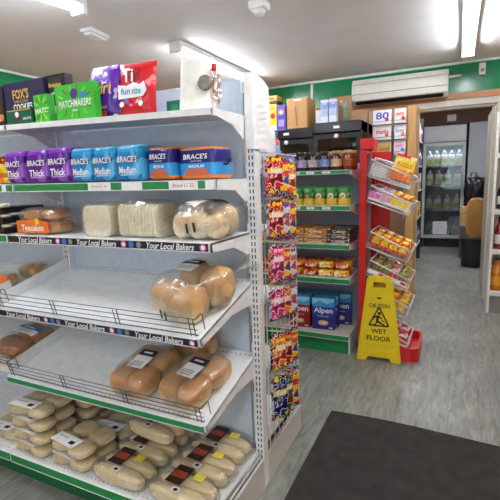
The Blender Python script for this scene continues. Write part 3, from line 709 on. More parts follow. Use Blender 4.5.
# ---------------------------------------------------------------- bottom deck (z .155)
Z0 = .1562
BAP = crust('#e6cc9c', '#f0e0be', 9)
def bap_pack(loc, rz, label, group):
    return bag_of('bap_pack', loc, label, 'bread rolls', group, [(.107, .102, .049, x, y, 2.8, BAP, 0) for x in (-.054, .054) for y in (-.051, .051)], ((.226, .214, .056), (0, 0, .0275)),
        [lambda m: (m.prism([(-.075, -.03), (.075, -.03), (.075, .03), (-.075, .03)], .001, PAPER, T((-.02, -.07, .0558))), m.rect(.03, .02, INK, T((.02, -.075, .0572))), m.rect(.06, .004, GREY, T((-.05, -.06, .0572))))], rot=(0, 0, rz), seed=31, k=4)
bp = bap_pack((-1.685, 1.222, Z0), R(-6), 'bottom bap pack of the tall left stack on the lowest deck', 'white bap packs')
SP = .0585
for k, nm in enumerate(('second from bottom', 'third from bottom', 'topmost')): dup(bp, (-1.685-.006*k, 1.222+.002*k, Z0+SP*(k+1)), (0, 0, R(-4+3*k)), nm+' bap pack of the tall left stack on the lowest deck')
dup(bp, (-1.441, 1.222, Z0), (0, 0, R(-5)), 'lower bap pack of the two beside the hot dog rolls'); dup(bp, (-1.441, 1.222, Z0+SP), (0, 0, R(-7)), 'upper bap pack of the two beside the hot dog rolls')
dup(bp, (-1.664, 1.449, Z0), (0, 0, R(4)), 'bottom bap pack of the stack behind the tall left stack'); dup(bp, (-1.664, 1.449, Z0+SP), (0, 0, R(0)), 'second bap pack of the stack behind the tall left stack'); dup(bp, (-1.664, 1.449, Z0+2*SP), (0, 0, R(3)), 'top bap pack of the stack behind the tall left stack')
dup(bp, (-1.434, 1.452, Z0), (0, 0, R(2)), 'bap pack behind the pair beside the hot dog rolls')
dup(bp, (-1.93, 1.25, Z0), (0, 0, R(5)), 'bap pack at the far left of the lowest deck'); 
HOT = crust('#eed8a8', '#f6e8c6', 8)
def hot_sticker(m):
    m.prism([(-.04, -.05), (.03, -.05), (.03, .05), (-.04, .05)], .0012, mat('#3a1f14', .4, var=.5, scale=50), T((-.03, .02, .0708)))
    m.prism([(-.03, -.018), (.03, -.018), (.03, .018), (-.03, .018)], .0012, mat('#a8482a', .5, var=.3, scale=60), T((-.035, .02, .0716)))
    m.prism([(-.022, -.018), (.022, -.018), (.022, .018), (-.022, .018)], .0012, mat('#e8d44a', .5), T((.045, .035, .0708)))
    m.prism([(-.016, -.012), (.016, -.012), (.016, .012), (-.016, .012)], .0012, PAPER, T((.0, -.055, .0708))); m.rect(.018, .014, INK, T((.0, -.055, .0722)))
hd = bag_of('hot_dog_rolls', (-1.181, 1.192, Z0), 'pack of pale hot dog rolls, front one of the middle group on the lowest deck', 'bread rolls', 'hot dog roll packs',
     [(.25, .064, .060, 0, -.042, 3.2, HOT, 0), (.25, .064, .060, 0, .026, 3.2, HOT, 0)], ((.276, .140, .070), (.0, -.007, .034)), [hot_sticker], rot=(0, 0, R(-1)), seed=41, k=4.5, tail=None)
dup(hd, (-1.181, 1.343, Z0), (0, 0, R(-1)), 'pack of pale hot dog rolls, second from the front in the middle group'); dup(hd, (-1.181, 1.494, Z0), (0, 0, 0), 'pack of pale hot dog rolls, rearmost of the middle group')
dup(hd, (-1.175, 1.40, Z0+.074), (0, 0, R(-8)), 'pack of hot dog rolls lying on top of the middle group')
hd2 = [dup(hd, (-.892, 1.190, Z0), (0, 0, R(-2)), 'pack of pale hot dog rolls, front one at the right end of the lowest deck'), dup(hd, (-.892, 1.338, Z0), (0, 0, R(-2)), 'pack of pale hot dog rolls, second at the right end of the lowest deck'), dup(hd, (-.892, 1.484, Z0), (0, 0, R(-1)), 'pack of pale hot dog rolls at the right end against the back panel')]

# ---------------------------------------------------------------- snack bags hanging on the end grid
SN = [('red', '#c01a26', '#f0c030', '#60101a'), ('yellow', '#f0be1a', '#d0301e', '#28408a'), ('orange', '#e0701e', '#f4d848', '#7a2a1a'), ('pink', '#cc2a6a', '#f4a8c8', '#601a4a'), ('white', '#c8ccd8', '#4a5a9a', '#b83a5a'), ('blue', '#1e3578', '#d8c84a', '#101a40'), ('green', '#3a5a3a', '#e0d86a', '#8a2a2a'), ('purple', '#4a2a6a', '#c090c0', '#e0c040')]
SMAT = {c[0]: bands([(0, c[3]), (.12, c[1]), (.55, c[2]), (.68, c[1]), (.9, c[3])], 'Z', .22, .5, (c[2], c[3], '#e8e4dc'), 26) for c in SN}
SPROTO = {}
rack = [  # hook height, row name, then per hook (front to back along the end): outer and inner bag, bag height and width
    (1.44, 'top-row', [('red', 'pink'), ('yellow', 'red'), ('orange', 'red')], .146, .10),
    (1.265, 'second-row', [('red', 'white'), ('white', 'yellow'), ('yellow', 'orange')], .148, .095),
    (1.085, 'third-row', [('pink', 'orange'), ('yellow', 'purple'), ('white', 'blue')], .16, .09),
    (.895, 'fourth-row', [('pink', 'white'), ('orange', 'yellow'), ('white', 'red')], .13, .095),
    (.70, 'fifth-row', [('orange', 'blue'), ('red', 'yellow'), ('yellow', 'orange')], .165, .095),
    (.505, 'lowest-row', [('blue', 'white'), ('green', 'red'), ('yellow', 'purple')], .20, .10)]
hookp = ('nearest the white post', 'at the middle', 'at the far edge')
yy = (1.618, 1.692, 1.768)
hk = None
for z, rn, cols, hh, ww in rack:
    for j, pair in enumerate(cols):
        zz = z-.012*j
        m = MB(); m.tube([(0, 0, 0), (.066, 0, .003), (.074, 0, .012)], .0026, WIRE, 5)
        rzj = R(-32+random.uniform(-4, 4))
        o = m.build('hook', gon); o.location = Vector((GE+.004, yy[j], zz))-Vector((-1.8, 1.58, 0))
        for q, c in enumerate(pair):
            key = (c, hh, ww)
            if key not in SPROTO:
                b = MB(); b.pillow(ww*.8, hh, .014, SMAT[c], RIGHT @ FRONT.inverted(), seed=len(SPROTO)+2, wr=.1)
                b.text(('Snacks', 'Chews', 'Mix', 'Fizz')[len(SPROTO) % 4], ww*.52, .026, WTXT if c not in ('white', 'yellow') else RED, T((.008, 0, hh*.62)) @ RIGHT)
                SPROTO[key] = b.build('snack_bag'); o = SPROTO[key]
            else: o = dup(SPROTO[key])
            o.location = (GE+.050-.0165*q, yy[j]+.0103*q, zz-hh-.006-.014*q); o.rotation_euler = (0, R(random.uniform(-1, 1)), rzj)
            tag(o, '%s snack bag, %s on the %s hook %s of the end rack' % (c, ('outer', 'inner')[q], rn, hookp[j]), 'snack bag', 'snack bags on the end rack')
# things at the far top of the near unit
o = empty('milk_jug', (-.79, 1.80, 1.4115), 'white plastic jug on the far top shelf behind the paper sheet', 'jug')
MB().sq(.085, .10, .16, 5, WHITE, T((0, 0, .081)), n=8).build('body', o); MB().lathe([(.02, .16), (.018, .185), (.005, .187)], PAPER).build('cap', o)
o = empty('squeezy_bottle', (-.79, 1.92, 1.4115), 'small red and blue bottle with a blue cap beside the white jug', 'bottle')
MB().lathe([(.024, 0), (.027, .01), (.027, .045), (.026, .10), (.014, .125)], bands([(0, '#c02a2a'), (.35, '#8ab0e0'), (.7, '#c84a4a')], 'Z', .3, 0), 16).build('body', o); MB().lathe([(.016, .125), (.016, .15), (.004, .152)], mat('#2a8ad0', .4)).build('cap', o)

# ---------------------------------------------------------------- middle gondola (tins, biscuits, cereal)
MX0, MX1, MY, MBK = -2.7, -.69, 3.06, 3.46
PANELB = mat('#a9b6c8', .5)
mg = empty('grocery_shelving', (MX1, MY, 0), 'white shelving unit with green price strips behind the bread shelving', 'shelving')
def mpart(mb, name, par=mg, **k):
    mb.v = [v-Vector((MX1, MY, 0)) for v in mb.v]; return mb.build(name, par, **k)
mpart(MB().box(MX0, MX1, MBK, MBK+.02, 0, 1.44, PANELB), 'back_panel')
mpart(MB().box(MX1-.012, MX1, MBK-.03, MBK+.06, 0, 1.44, PANELB), 'upright')
mpart(MB().box(MX0, MX0+.012, MBK-.03, MBK+.06, 0, 1.44, PANELB), 'upright')
for z, hh in ((1.388, .028), (1.134, .034), (.85, .036), (.594, .040)):
    so = mpart(MB().box(MX0, MX1-.002, MY, MBK, z-.01, z, WHITE).box(MX0, MX1-.002, MY, MY+.006, z-hh, z, WHITE), 'shelf')
    for x in (MX0, MX1-.005): mpart(MB().prism([(0, -hh), (.38, -.10), (.40, -.10), (.40, 0), (0, 0)], .004, WHITE, Matrix(((0, 0, 1, x), (1, 0, 0, MY), (0, 1, 0, z), (0, 0, 0, 1)))), 'bracket', so)
    m = MB(); price_strip(m, MX0, MX1-.004, MY-.0005, z-hh, z, 'green')
    if z > 1.1:
        for x in (-.86, -.98, -1.09, -1.2, -1.33): m.rect(.06, hh*.5, PAPER, T((x, MY-.0055, z-hh/2)) @ FRONT); m.text('95p', .03, hh*.3, INK, T((x, MY-.006, z-hh/2)) @ FRONT, bold=False)
    mpart(m, 'price_strip', so)
so = mpart(MB().box(MX0, MX1-.002, MY, MBK, .145, .155, mat('#c8c4b8', .5)).box(MX0, MX1-.002, MY, MY+.005, .115, .145, WHITE), 'base_deck')
m = MB(); price_strip(m, MX0, MX1-.004, MY-.0005, .115, .155, 'green'); mpart(m, 'price_strip', so)
mpart(MB().box(MX0, MX1-.014, MY+.03, MY+.042, 0, .115, GREEN), 'kick_plate'); mpart(MB().box(MX1-.012, MX1-.002, MY+.03, MBK, 0, .145, WHITE), 'base_side')
# wire front on the third level
m = MB()
for k in range(4): m.tube([(-1.42, MY+.012, .858+.022*k), (-.70, MY+.012, .858+.022*k)], .0018, WIRE, 5)
for x in (-1.42, -1.18, -.94, -.70): m.tube([(x, MY+.010, .852), (x, MY+.010, .93)], .002, WIRE, 5)
mpart(m, 'wire_riser')
# jars
def jar(c, lidc, labc, name='jar'):
    o = empty('sauce_jar', (0, 0, 0), '', 'jar', 'jars on the grocery shelving')
    body = mat(c, .12, spec=.7)
    MB().lathe([(.032, 0), (.037, .006), (.037, .092), (.029, .110), (.027, .118)], body, 14).build('jar_glass', o)
    MB().lathe([(.0375, .026), (.0378, .028), (.0378, .078), (.0375, .080)], mat(labc, .5, var=.35, scale=45), 14).build('paper_label', o)
    MB().lathe([(.030, .116), (.031, .118), (.031, .136), (.027, .138)], mat(lidc, .35), 14).build('lid', o)
    return o
JK = [('#8a8cc0', '#3a48a0', '#b8b8d8', 'lilac labelled'), ('#2a1a16', '#1a1614', '#a8a0c0', 'dark, pale labelled'), ('#2a1412', '#3a2a1a', '#c8b0b8', 'dark, cream labelled'), ('#2c1412', '#181414', '#7a8ac8', 'dark, blue labelled'), ('#4a2014', '#a8823a', '#d8b890', 'brown, cream labelled'), ('#7a3418', '#b89048', '#a0481c', 'amber, orange labelled')]
JP = [jar(*j[:3]) for j in JK]
front = [0, 0, 0, 1, 2, 3, 4, 5]; xs = [-1.318+.086*i for i in range(8)]
used = set()
ordn = ('leftmost', 'second', 'third', 'fourth', 'fifth', 'sixth', 'seventh', 'rightmost')
for row, y in ((0, MY+.06), (1, MY+.15)):
    for i in range(8):
        k = front[i] if row == 0 else (1, 3, 1, 3, 2, 4, 5, 5)[i]
        lb = '%s jar, %s in the %s row on top of the grocery shelving' % (JK[k][3], ordn[i], ('front', 'back')[row])
        if k not in used: o = JP[k]; used.add(k); o.location = (xs[i], y, 1.3885); o['label'] = lb
        else: o = dup(JP[k], (xs[i]+.01*row, y, 1.3885), None, lb)
# pouches
def pouch(face):
    b = MB(); b.pillow(.082, .135, .045, bands([(0, '#e0c040'), (.38, '#2f8a3c')], 'Z', .25, .3, ('#e8d878',), 14), seed=6)
    if face == 1: b.disc(.02, mat('#28284a', .5), T((0, -.024, .075)) @ FRONT); 
    b.disc(.022 if face == 0 else .012, (CREAM, WTXT)[face], T((0, -.0248, .07)) @ FRONT); b.disc(.012, ORANGE, T((0, -.0254, .066)) @ FRONT)
    return b.build('food_pouch')
pp = [pouch(0), pouch(1)]; fst = [1, 1]
for row, y in ((0, MY+.045), (1, MY+.12)):
    for i, x in enumerate([-1.278+.0885*q for q in range(7)]):
        k = 1 if i == 3 else 0
        o = pp[k] if fst[k] else dup(pp[k]); fst[k] = 0
        o.location = (x, y, 1.1345)
        tag(o, '%s food pouch, %s in the %s row under the jars' % (('green and yellow', 'green and navy')[k], ('leftmost', 'second', 'third', 'fourth', 'fifth', 'sixth', 'rightmost')[i], ('front', 'back')[row]), 'food pouch', 'green pouches under the jars')
# cake boxes on the third level
def cake_box(c1, c2, blot):
    b = MB(); b.box(-.085, .085, -.15, .15, 0, .034, bands([(0, c1), (.25, c2), (.6, c1), (.85, c2)], 'Y', .4, 0, blot, 20))
    b.text('Cakes', .1, .02, CREAM, T((0, -.1505, .017)) @ FRONT); b.text('Slices', .11, .035, CREAM, T((0, -.05, .0345)))
    return b.build('cake_box', bevel=.002)
cb = [cake_box('#c88a3a', '#e0b060', ('#a85a20', '#f0d8a0')), cake_box('#3a2220', '#54302a', ('#6a4a3a', '#e8dcc8'))]; fst = [1, 1]
for i, (x, k) in enumerate(((-1.325, 0), (-1.145, 0), (-.965, 0), (-.785, 1))):
    for lv in range(3):
        o = cb[k] if fst[k] else dup(cb[k]); fst[k] = 0
        o.location = (x, MY+.19+.012*lv, .851+.0355*lv); o.rotation_euler = (0, 0, R(random.uniform(-1.5, 1.5)))
        tag(o, '%s flat cake box, %s of the %s stack behind the wire front' % (('golden', 'dark brown')[k], ('bottom', 'middle', 'top')[lv], ('leftmost', 'second', 'third', 'rightmost')[i]), 'cake box', 'flat cake boxes')
# biscuit packs on the fourth level
def bis(c1, c2, c3):
    b = MB(); b.sq(.12, .24, .055, 6, bands([(0, c1), (.3, c2), (.45, c1), (.7, c3), (.85, c1)], 'Y', .2, .4, (c2, c3), 16), T((0, 0, .026)), n=8, wob=.05)
    
    for v in b.v: v.z = max(v.z, 0)
    b.text('Biscuits', .08, .022, WTXT, T((0, -.122, .026)) @ FRONT); b.text('CRUNCH', .085, .03, RED, T((0, -.04, .0535)))
    return b.build('biscuit_pack')
bs = [bis('#d8642a', '#f0c848', '#c02a20'), bis('#f0c424', '#d8642a', '#f4e8b0'), bis('#b8201c', '#f0b840', '#e88a30')]; fst = [1, 1, 1]
seqs = [(2, 0, 0), (0, 2, 0), (0, 0, 2), (2, 0, 1), (1, 1, 0), (1, 0, 1), (1, 1, 1)]
for i in range(6):
    for lv in range(2):
        k = seqs[i][lv]; o = bs[k] if fst[k] else dup(bs[k]); fst[k] = 0
        o.location = (-1.372+.122*i, MY+.142+.025*lv, .5955+.0575*lv); o.rotation_euler = (0, 0, R(random.uniform(-2, 2)))
        tag(o, '%s biscuit pack, %s layer, %s along the shelf above the cereal' % (('orange', 'yellow', 'red')[k], ('lower', 'upper')[lv], ('leftmost', 'second', 'third', 'fourth', 'fifth', 'rightmost')[i]), 'biscuit pack', 'biscuit packs')
# cereal boxes
def cereal(c1, c2, c3):
    b = MB(); b.box(-.088, .088, -.034, .034, 0, .255, bands([(0, c1), (.42, c2), (.72, c3)], 'Z', .35, 0, None))
    b.text('Alpen', .15, .058, WTXT, F(0, .15, .068)); b.text('No added sugar', .09, .012, WTXT, F(.0, .107, .068), bold=False)
    b.poly([(.042*cos(a*.524), .022*sin(a*.524)) for a in range(12)], mat('#d8b078', .7, var=.4, scale=70), F(0, .055, .068)); b.disc(.012, CREAM, F(.01, .057, .068, .0012)); b.rect(.03, .01, CREAM, F(.06, .015, .068))
    b.poly([(-.088, -.015), (-.03, .022), (.03, -.004), (.088, .02), (.088, .04), (-.088, .04)], mat('#8ad0ee', .4), F(0, .212, .068, .0004))
    return b.build('cereal_box', bevel=.002)
ce = [cereal('#2a2a82', '#28409a', '#3a9ad0'), cereal('#9a1c28', '#b0202c', '#4aa4d4')]
tag(ce[0], 'blue cereal box at the front of the lowest shelf, nearest the red stand', 'cereal box', 'cereal boxes'); ce[0].location = (-.915, MY+.115, .1555); ce[0].rotation_euler = (0, 0, R(4))
tag(ce[1], 'red cereal box at the front beside the blue cereal box', 'cereal box', 'cereal boxes'); ce[1].location = (-1.112, MY+.115, .1555); ce[1].rotation_euler = (0, 0, R(2))
for x, y, lb in ((-.905, MY+.20, 'blue cereal box directly behind the front blue one'), (-.825, MY+.285, 'blue cereal box at the back right of the lowest shelf'), (-1.02, MY+.285, 'blue cereal box at the back centre of the lowest shelf'), (-1.235, MY+.285, 'blue cereal box at the back left of the lowest shelf')):
    o = dup(ce[0], (x, y, .1555), (0, 0, R(2)), lb)
dup(ce[1], (-1.12, MY+.20, .1555), (0, 0, R(1)), 'red cereal box behind the front red one')

# ---------------------------------------------------------------- red wire-basket stand
st = empty('wire_basket_stand', (-.60, 3.30, 0), 'red metal stand with tilted white wire baskets at the end of the grocery shelving', 'display stand')
REDP = mat('#cf1d1a', .32)
m = MB(); m.box(-.03, -.012, -.18, .20, .04, 1.52, REDP); m.box(-.034, .012, -.185, -.155, .04, 1.52, REDP); m.box(-.034, .012, .18, .205, .04, 1.52, REDP); m.box(-.03, .125, .206, .222, .10, 1.52, REDP); m.build('back_panel', st, bevel=.004)
MB().box(-.034, .06, -.185, .0, 1.52, 1.60, REDP).build('top_box', st, bevel=.008)
m = MB()
def rrect(w0, w1, d0, d1, r, n=5):
    pts = []
    for cx, cy, a0 in ((w1-r, d1-r, 0), (w0+r, d1-r, 90), (w0+r, d0+r, 180), (w1-r, d0+r, 270)):
        for k in range(n+1): a = R(a0+90*k/n); pts.append((cx+r*cos(a), cy+r*sin(a)))
    return pts
m.prism(rrect(-.03, .395, -.19, .225, .06), .04, REDP, Matrix()); 
for q in (rrect(-.03, .395, -.19, .225, .06),):
    n = len(q); inn = rrect(-.015, .38, -.175, .21, .05)
    vs = [(x, y, .04) for x, y in q]+[(x, y, .10) for x, y in q]+[(x, y, .10) for x, y in inn]+[(x, y, .04) for x, y in inn]
    fs = []
    for i in range(n):
        j = (i+1) % n
        for a in range(3): fs.append((a*n+i, a*n+j, (a+1)*n+j, (a+1)*n+i))
    m.add(vs, fs, REDP)
m.build('base_tray', st)
MB().box(-.012, .012, -.01, .03, .05, 1.5, mat('#9a9a98', .4, .6)).build('post', st)
WB = mat('#e8e6e0', .35)
BZ = (1.345, 1.165, .835, .625, .425, .155)     # height of each basket's back edge
TILT = R(20); BW, BD, BH = .31, .355, .115
BM = []
for z in BZ:
    Mb = T((.005, -.165, z)) @ Matrix.Rotation(TILT, 4, 'Y')
    BM.append(Mb)
    m = MB()
    rim = [(0, 0, BH), (BW, 0, BH*.7), (BW, BD, BH*.7), (0, BD, BH)]
    m.tube([Mb @ Vector(p) for p in rim], .0055, WB, 6, True)
    bot = [(0, 0, 0), (BW, 0, 0), (BW, BD, 0), (0, BD, 0)]
    m.tube([Mb @ Vector(p) for p in bot], .004, WB, 6, True)
    for k in range(11):
        x = BW*k/10; hh = BH*(1-.2*k/10)
        m.tube([Mb @ Vector((x, 0, hh)), Mb @ Vector((x, 0, 0)), Mb @ Vector((x, BD, 0)), Mb @ Vector((x, BD, hh))], .002, WB, 5)
    for k in range(10):
        y = BD*k/9; m.tube([Mb @ Vector((0, y, BH)), Mb @ Vector((0, y, 0)), Mb @ Vector((BW, y, 0)), Mb @ Vector((BW, y, BH*.7))], .002, WB, 5)
    # printed card along the front rim and near side
    b = m.build('wire_basket', st)
    i = BZ.index(z); c = MB()
    if i in (1, 3, 5): c.box(.01, BW-.01, -.005, -.0035, .02, BH*(.72 if i == 1 else .5), mat('#eadfe0', .6), Mb)
    for k in range(7 if i in (1, 3, 5) else 0): c.rect(.036, BH*(.3 if k % 2 else .42) if i == 1 else .016, (PINK, mat('#d8a0a8', .6), YELLOW, YELLOW)[k//2] if i == 1 else (WTXT, PRICE, WTXT, RED)[k//2], Mb @ T((.03+.04*k, -.0054, .058 if i == 1 else .042)) @ FRONT)
    c.box(BW+.004, BW+.0055, .02, BD-.02, .01, BH*.6, PAPER, Mb); c.build('price_card', b)
SM = Matrix.Translation((-.60, 3.30, 0))
def in_basket(i, x, y, zoff, rz=0, extra=None):
    M = SM @ BM[i] @ T((x, y, zoff)) @ Matrix.Rotation(rz, 4, 'Z')
    if extra: M = M @ extra
    return M
def put(b, name, M, label, cat, group=None):
    o = b.build(name); o.matrix_world = M; return tag(o, label, cat, group)
# newspapers in the top basket
for k in range(6):
    top = k == 5; sy = .15 if top else .13; tt = .011 if top else .0165
    b = MB(); b.box(-.06, .06, -sy, sy, 0, tt, mat('#e8e8ea', .8)); e = tt+.0005
    b.text('DAILY', .10, .03, NAVY, T((0, .105, e))); b.text('NEWS', .10, .045, NAVY, T((.0, -.105, e)))
    for q in range(5): b.rect(.055, .005, GREY, T((-.03, .06-.016*q, e)))
    b.rect(.04, .07, mat('#c8a8b0', .7, var=.4, scale=40), T((.032, .02, e)))
    if top: b.text('NEWS', .10, .009, NAVY, T((0, -sy-.0005, tt/2)) @ FRONT)
    put(b, 'newspaper', in_basket(0, .072, .155 if not top else .135, .012+.0185*k+(.019 if top else 0), R(4 if top else 0)), ('%s folded white newspaper in the pile in the highest basket' % ('bottom', 'second', 'third', 'fourth', 'fifth', '')[k]) if not top else 'topmost white newspaper hanging over the near rim of the highest basket', 'newspaper', 'newspapers in the basket')
def bookish(k, cols, label, i, x, y, sx, sy, n, h=.16):
    b = MB(); b.box(-sx/2, sx/2, -.005, .005, 0, h, bands(cols, 'Z', .35, 0, ('#f4e0a0',), 14)); b.text(n, sx*.7, .03, (RED, NAVY, WTXT)[k % 3], T((0, -.0055, h*.62)) @ FRONT)
    return b
b = bookish(0, [(0, '#e87028'), (.42, '#f0d428'), (.9, '#d82030')], '', 0, 0, 0, .145, 0, 'PUZZLE', .19)
put(b, 'magazine', in_basket(0, .218, .09, .03, R(12), Matrix.Rotation(R(-22), 4, 'X')), 'yellow and orange magazine leaning up in the highest basket', 'magazine')
b = bookish(1, [(0, '#c02a30'), (.5, '#3a4a9a'), (.9, '#e8e0e0')], '', 0, 0, 0, .11, 0, 'FUN', .14)
put(b, 'magazine', in_basket(0, .215, .20, .03, R(12), Matrix.Rotation(R(-22), 4, 'X')), 'blue and red magazine behind the yellow one in the highest basket', 'magazine')
# packets filling the other baskets
PK = [('grey pink', '#a8949c', '#e0c8cc'), ('yellow', '#f0c020', '#d8481e'), ('olive', '#7a7a3a', '#b0a860'), ('amber', '#e8a820', '#f4d860'), ('red white', '#c83a4a', '#e8d8d8')]
kinds = [(0, 0, 1, 1), (1, 1, 1, 1), (2, 2, 4, 2), (3, 3, 1, 3), (4, 4, 4, 4)]
PB = []
for k, (nm, c1, c2) in enumerate(PK):
    b = MB(); b.pillow(.064, .125, .028, bands([(0, c2), (.15, c1), (.6, c2), (.72, c1)], 'Z', .25, .4, (c2,), 25), seed=k+30); o = b.build('sweet_packet'); PB.append([o, True])
for i in range(5):
    for j in range(4):
        for q in range(2):
            k = kinds[i][j]; o = PB[k][0] if PB[k][1] else dup(PB[k][0]); PB[k][1] = False
            M = in_basket(i+1, .05+.068*j, .035+.16*q, .02, 0, Matrix.Rotation(R(-40), 4, 'X'))
            o.matrix_world = M
            tag(o, '%s sweet packet, %s along the %s side of the %s wire basket' % (PK[k][0], ('innermost', 'second', 'third', 'outermost')[j], ('near', 'far')[q], ('second', 'third', 'fourth', 'fifth', 'lowest')[i]), 'sweet packet', 'sweet packets in the wire baskets')

# ---------------------------------------------------------------- caution sign
YS = mat('#ecd018', .38, var=.04)
cs = empty('wet_floor_sign', (-.474, 3.045, 0), 'yellow caution wet floor sign standing in front of the red stand', 'sign', rot=(0, 0, R(2)))
def panel_pts():
    return [(-.18, 0), (-.105, 0), (-.085, .03), (.085, .03), (.105, 0), (.18, 0), (.172, .07), (.102, .625), (.092, .64), (-.092, .64), (-.102, .625), (-.172, .07)]
def sign_panel(back):
    m = MB(); P = panel_pts()
    hole = [(-.055, .565), (.055, .565), (.05, .605), (-.05, .605)]
    A = Matrix.Rotation(R(-.9 if not back else .9), 4, 'X') @ FRONT
    # outer panel with a slot: build as pieces around the handle hole
    d = .008; Z = T((0, 0, -d if not back else 0))
    m.prism([(-.18, 0), (-.105, 0), (-.085, .03), (.085, .03), (.105, 0), (.18, 0), (.172, .07), (.1095, .565), (-.1095, .565), (-.172, .07)], d, YS, A @ Z)
    m.prism([(-.1095, .565), (-.052, .565), (-.048, .605), (-.1045, .605)], d, YS, A @ Z); m.prism([(.052, .565), (.1095, .565), (.1045, .605), (.048, .605)], d, YS, A @ Z)
    m.prism([(-.1045, .605), (.1045, .605), (.102, .628), (.092, .64), (-.092, .64), (-.102, .628)], d, YS, A @ Z)
    e = .0008 if not back else -.0008
    if not back:
        S = lambda x, y, z=e: A @ T((x, y, z))
        m.text('CAUTION', .165, .032, INK, S(0, .43)); m.text('WET', .125, .035, INK, S(.0, .235)); m.text('FLOOR', .195, .038, INK, S(.0, .178))
        m.rect(.035, .012, INK, S(0, .488)); m.rect(.23, .0025, mat('#c0a818', .5), S(.01, .125))
        def tri(r, c): return [(r*cos(R(90+120*k)), r*sin(R(90+120*k))*1.02+c) for k in range(3)]
        def rt(r, c, f):
            pts = []; T3 = tri(r, c)
            for k in range(3):
                p = Vector(T3[k]); q0 = Vector(T3[k-1]); q1 = Vector(T3[(k+1) % 3])
                for s in range(4):
                    t = s/3; a = p.lerp(q0, f); b = p.lerp(q1, f); pts.append(tuple((1-t)*(1-t)*a+2*t*(1-t)*p+t*t*b))
            return pts
        m.poly(rt(.105, .325, .12), INK, S(0, 0)); m.poly(rt(.082, .325, .10), YS, S(0, 0, .0012))
        K = lambda pts: m.poly(pts, INK, S(0, 0, .0016))
        m.disc(.0135, INK, S(.002, .372, .0016))
        K([(-.018, .357), (.006, .354), (.03, .33), (.024, .325), (.002, .34), (-.006, .318), (.026, .30), (.05, .288), (.046, .28), (.016, .29), (-.024, .305), (-.022, .335)])
        K([(-.018, .357), (-.04, .345), (-.05, .325), (-.044, .322), (-.034, .337), (-.018, .343)])
        K([(-.02, .312), (-.03, .292), (-.05, .283), (-.048, .277), (-.024, .284), (-.008, .306)]); K([(.02, .318), (.048, .302), (.05, .308), (.024, .326)])
    return m
SGN = Matrix.Diagonal((.86, 1, .975, 1))
def squeeze(m):
    m.v = [SGN @ v for v in m.v]; return m
squeeze(sign_panel(False)).build('front_panel', cs); o = squeeze(sign_panel(True)).build('rear_panel', cs, (0, .036, 0))
squeeze(MB().tube([(-.085, .018, .642), (.085, .018, .642)], .009, YS, 8)).build('hinge', cs)

# ---------------------------------------------------------------- black coolers and boxes behind
def cooler(x0, x1, h, label):
    o = empty('upright_cooler', ((x0+x1)/2, 4.35, 0), label, 'cooler', 'black upright coolers'); W = x1-x0; D = .6
    MB().box(-W/2, -W/2+.03, 0, D, 0, h, BLACK).box(W/2-.03, W/2, 0, D, 0, h, BLACK).box(-W/2, W/2, D-.03, D, 0, h, BLACK).box(-W/2, W/2, 0, D, 0, .12, BLACK).box(-W/2, W/2, 0, D, h-.1, h, BLACK).build('cabinet', o, bevel=.004)
    MB().box(-W/2, W/2, -.035, -.002, h-.105, h, mat('#1b1b1f', .25)).build('header', o, bevel=.008)
    s = MB()
    for z in (.5, .85, 1.2, 1.5): s.box(-W/2+.03, W/2-.03, .03, D-.04, z, z+.012, STEEL)
    s.build('rack', o)
    f = MB()
    for a, b, c, d in ((-W/2, -W/2+.045, .12, h-.115), (W/2-.045, W/2, .12, h-.115), (-W/2+.045, W/2-.045, .12, .17), (-W/2+.045, W/2-.045, h-.16, h-.115)): f.box(a, b, -.03, -.002, c, d, BLACK)
    fo = f.build('door', o); MB().box(-W/2+.045, W/2-.045, -.02, -.014, .17, h-.16, glass()).build('pane', fo); MB().box(W/2-.03, W/2-.015, -.06, -.031, .8, 1.25, STEEL).build('handle', fo)
    MB().box(-.03, .03, -.0365, -.0352, h-.065, h-.04, PAPER).build('badge', o)
    MB().lathe([(.002, 0), (.022, .006), (.022, .012), (.002, .016)], PAPER, 16, T((0, -.031, h-.14)) @ FRONT).build('lock', fo)
    return o
cooler(-1.925, -1.352, 1.845, 'black upright cooler under the cardboard box, left of the two'); cooler(-1.348, -.87, 1.875, 'black upright cooler under the pale blue cartons, nearer the leaflet rack')
cl, cr = 1.8465, 1.8765
b = MB(); b.box(-.112, .112, 0, .30, 0, .31, CARD); b.rect(.05, .31, mat('#b98a52', .4), T((0, -.0008, .155)) @ FRONT); b.rect(.012, .2, mat('#6a4a2a', .8), T((-.005, -.0012, .13)) @ FRONT @ Matrix.Rotation(R(3), 4, 'Z')); b.rect(.09, .015, PAPER, T((.01, -.0012, .29)) @ FRONT)
tag(b.build('cardboard_box', None, (-1.55, 4.40, cl), .003), 'brown cardboard box on top of the black cooler', 'box')
b = MB(); b.box(-.06, .06, 0, .2, 0, .27, mat('#f0d21e', .45)); b.disc(.03, RED, T((.02, -.001, .15)) @ FRONT); b.text('TEA', .07, .03, NAVY, T((-.0, -.001, .23)) @ FRONT); b.rect(.12, .05, PAPER, T((0, -.0006, .03)) @ FRONT)
tag(b.build('carton', None, (-1.83, 4.38, cl), .002), 'yellow carton at the left on top of the black cooler', 'carton')
b = MB(); b.box(-.048, .048, 0, .2, 0, .255, mat('#4a3aa8', .45)); b.disc(.032, ORANGE, T((.0, -.001, .18)) @ FRONT); b.disc(.016, WTXT, T((.0, -.0015, .18)) @ FRONT); b.rect(.06, .07, mat('#a088d0', .5), T((0, -.001, .07)) @ FRONT)
tag(b.build('carton', None, (-1.716, 4.38, cl), .002), 'purple carton between the yellow carton and the cardboard box', 'carton')
b = MB(); b.box(-.062, .062, 0, .16, 0, .035, BLACK); b.box(-.06, .06, .004, .156, .036, .09, mat('#c89a28', .4, var=.5, scale=35)); b.rect(.06, .02, RED, T((0, .003, .06)) @ FRONT)
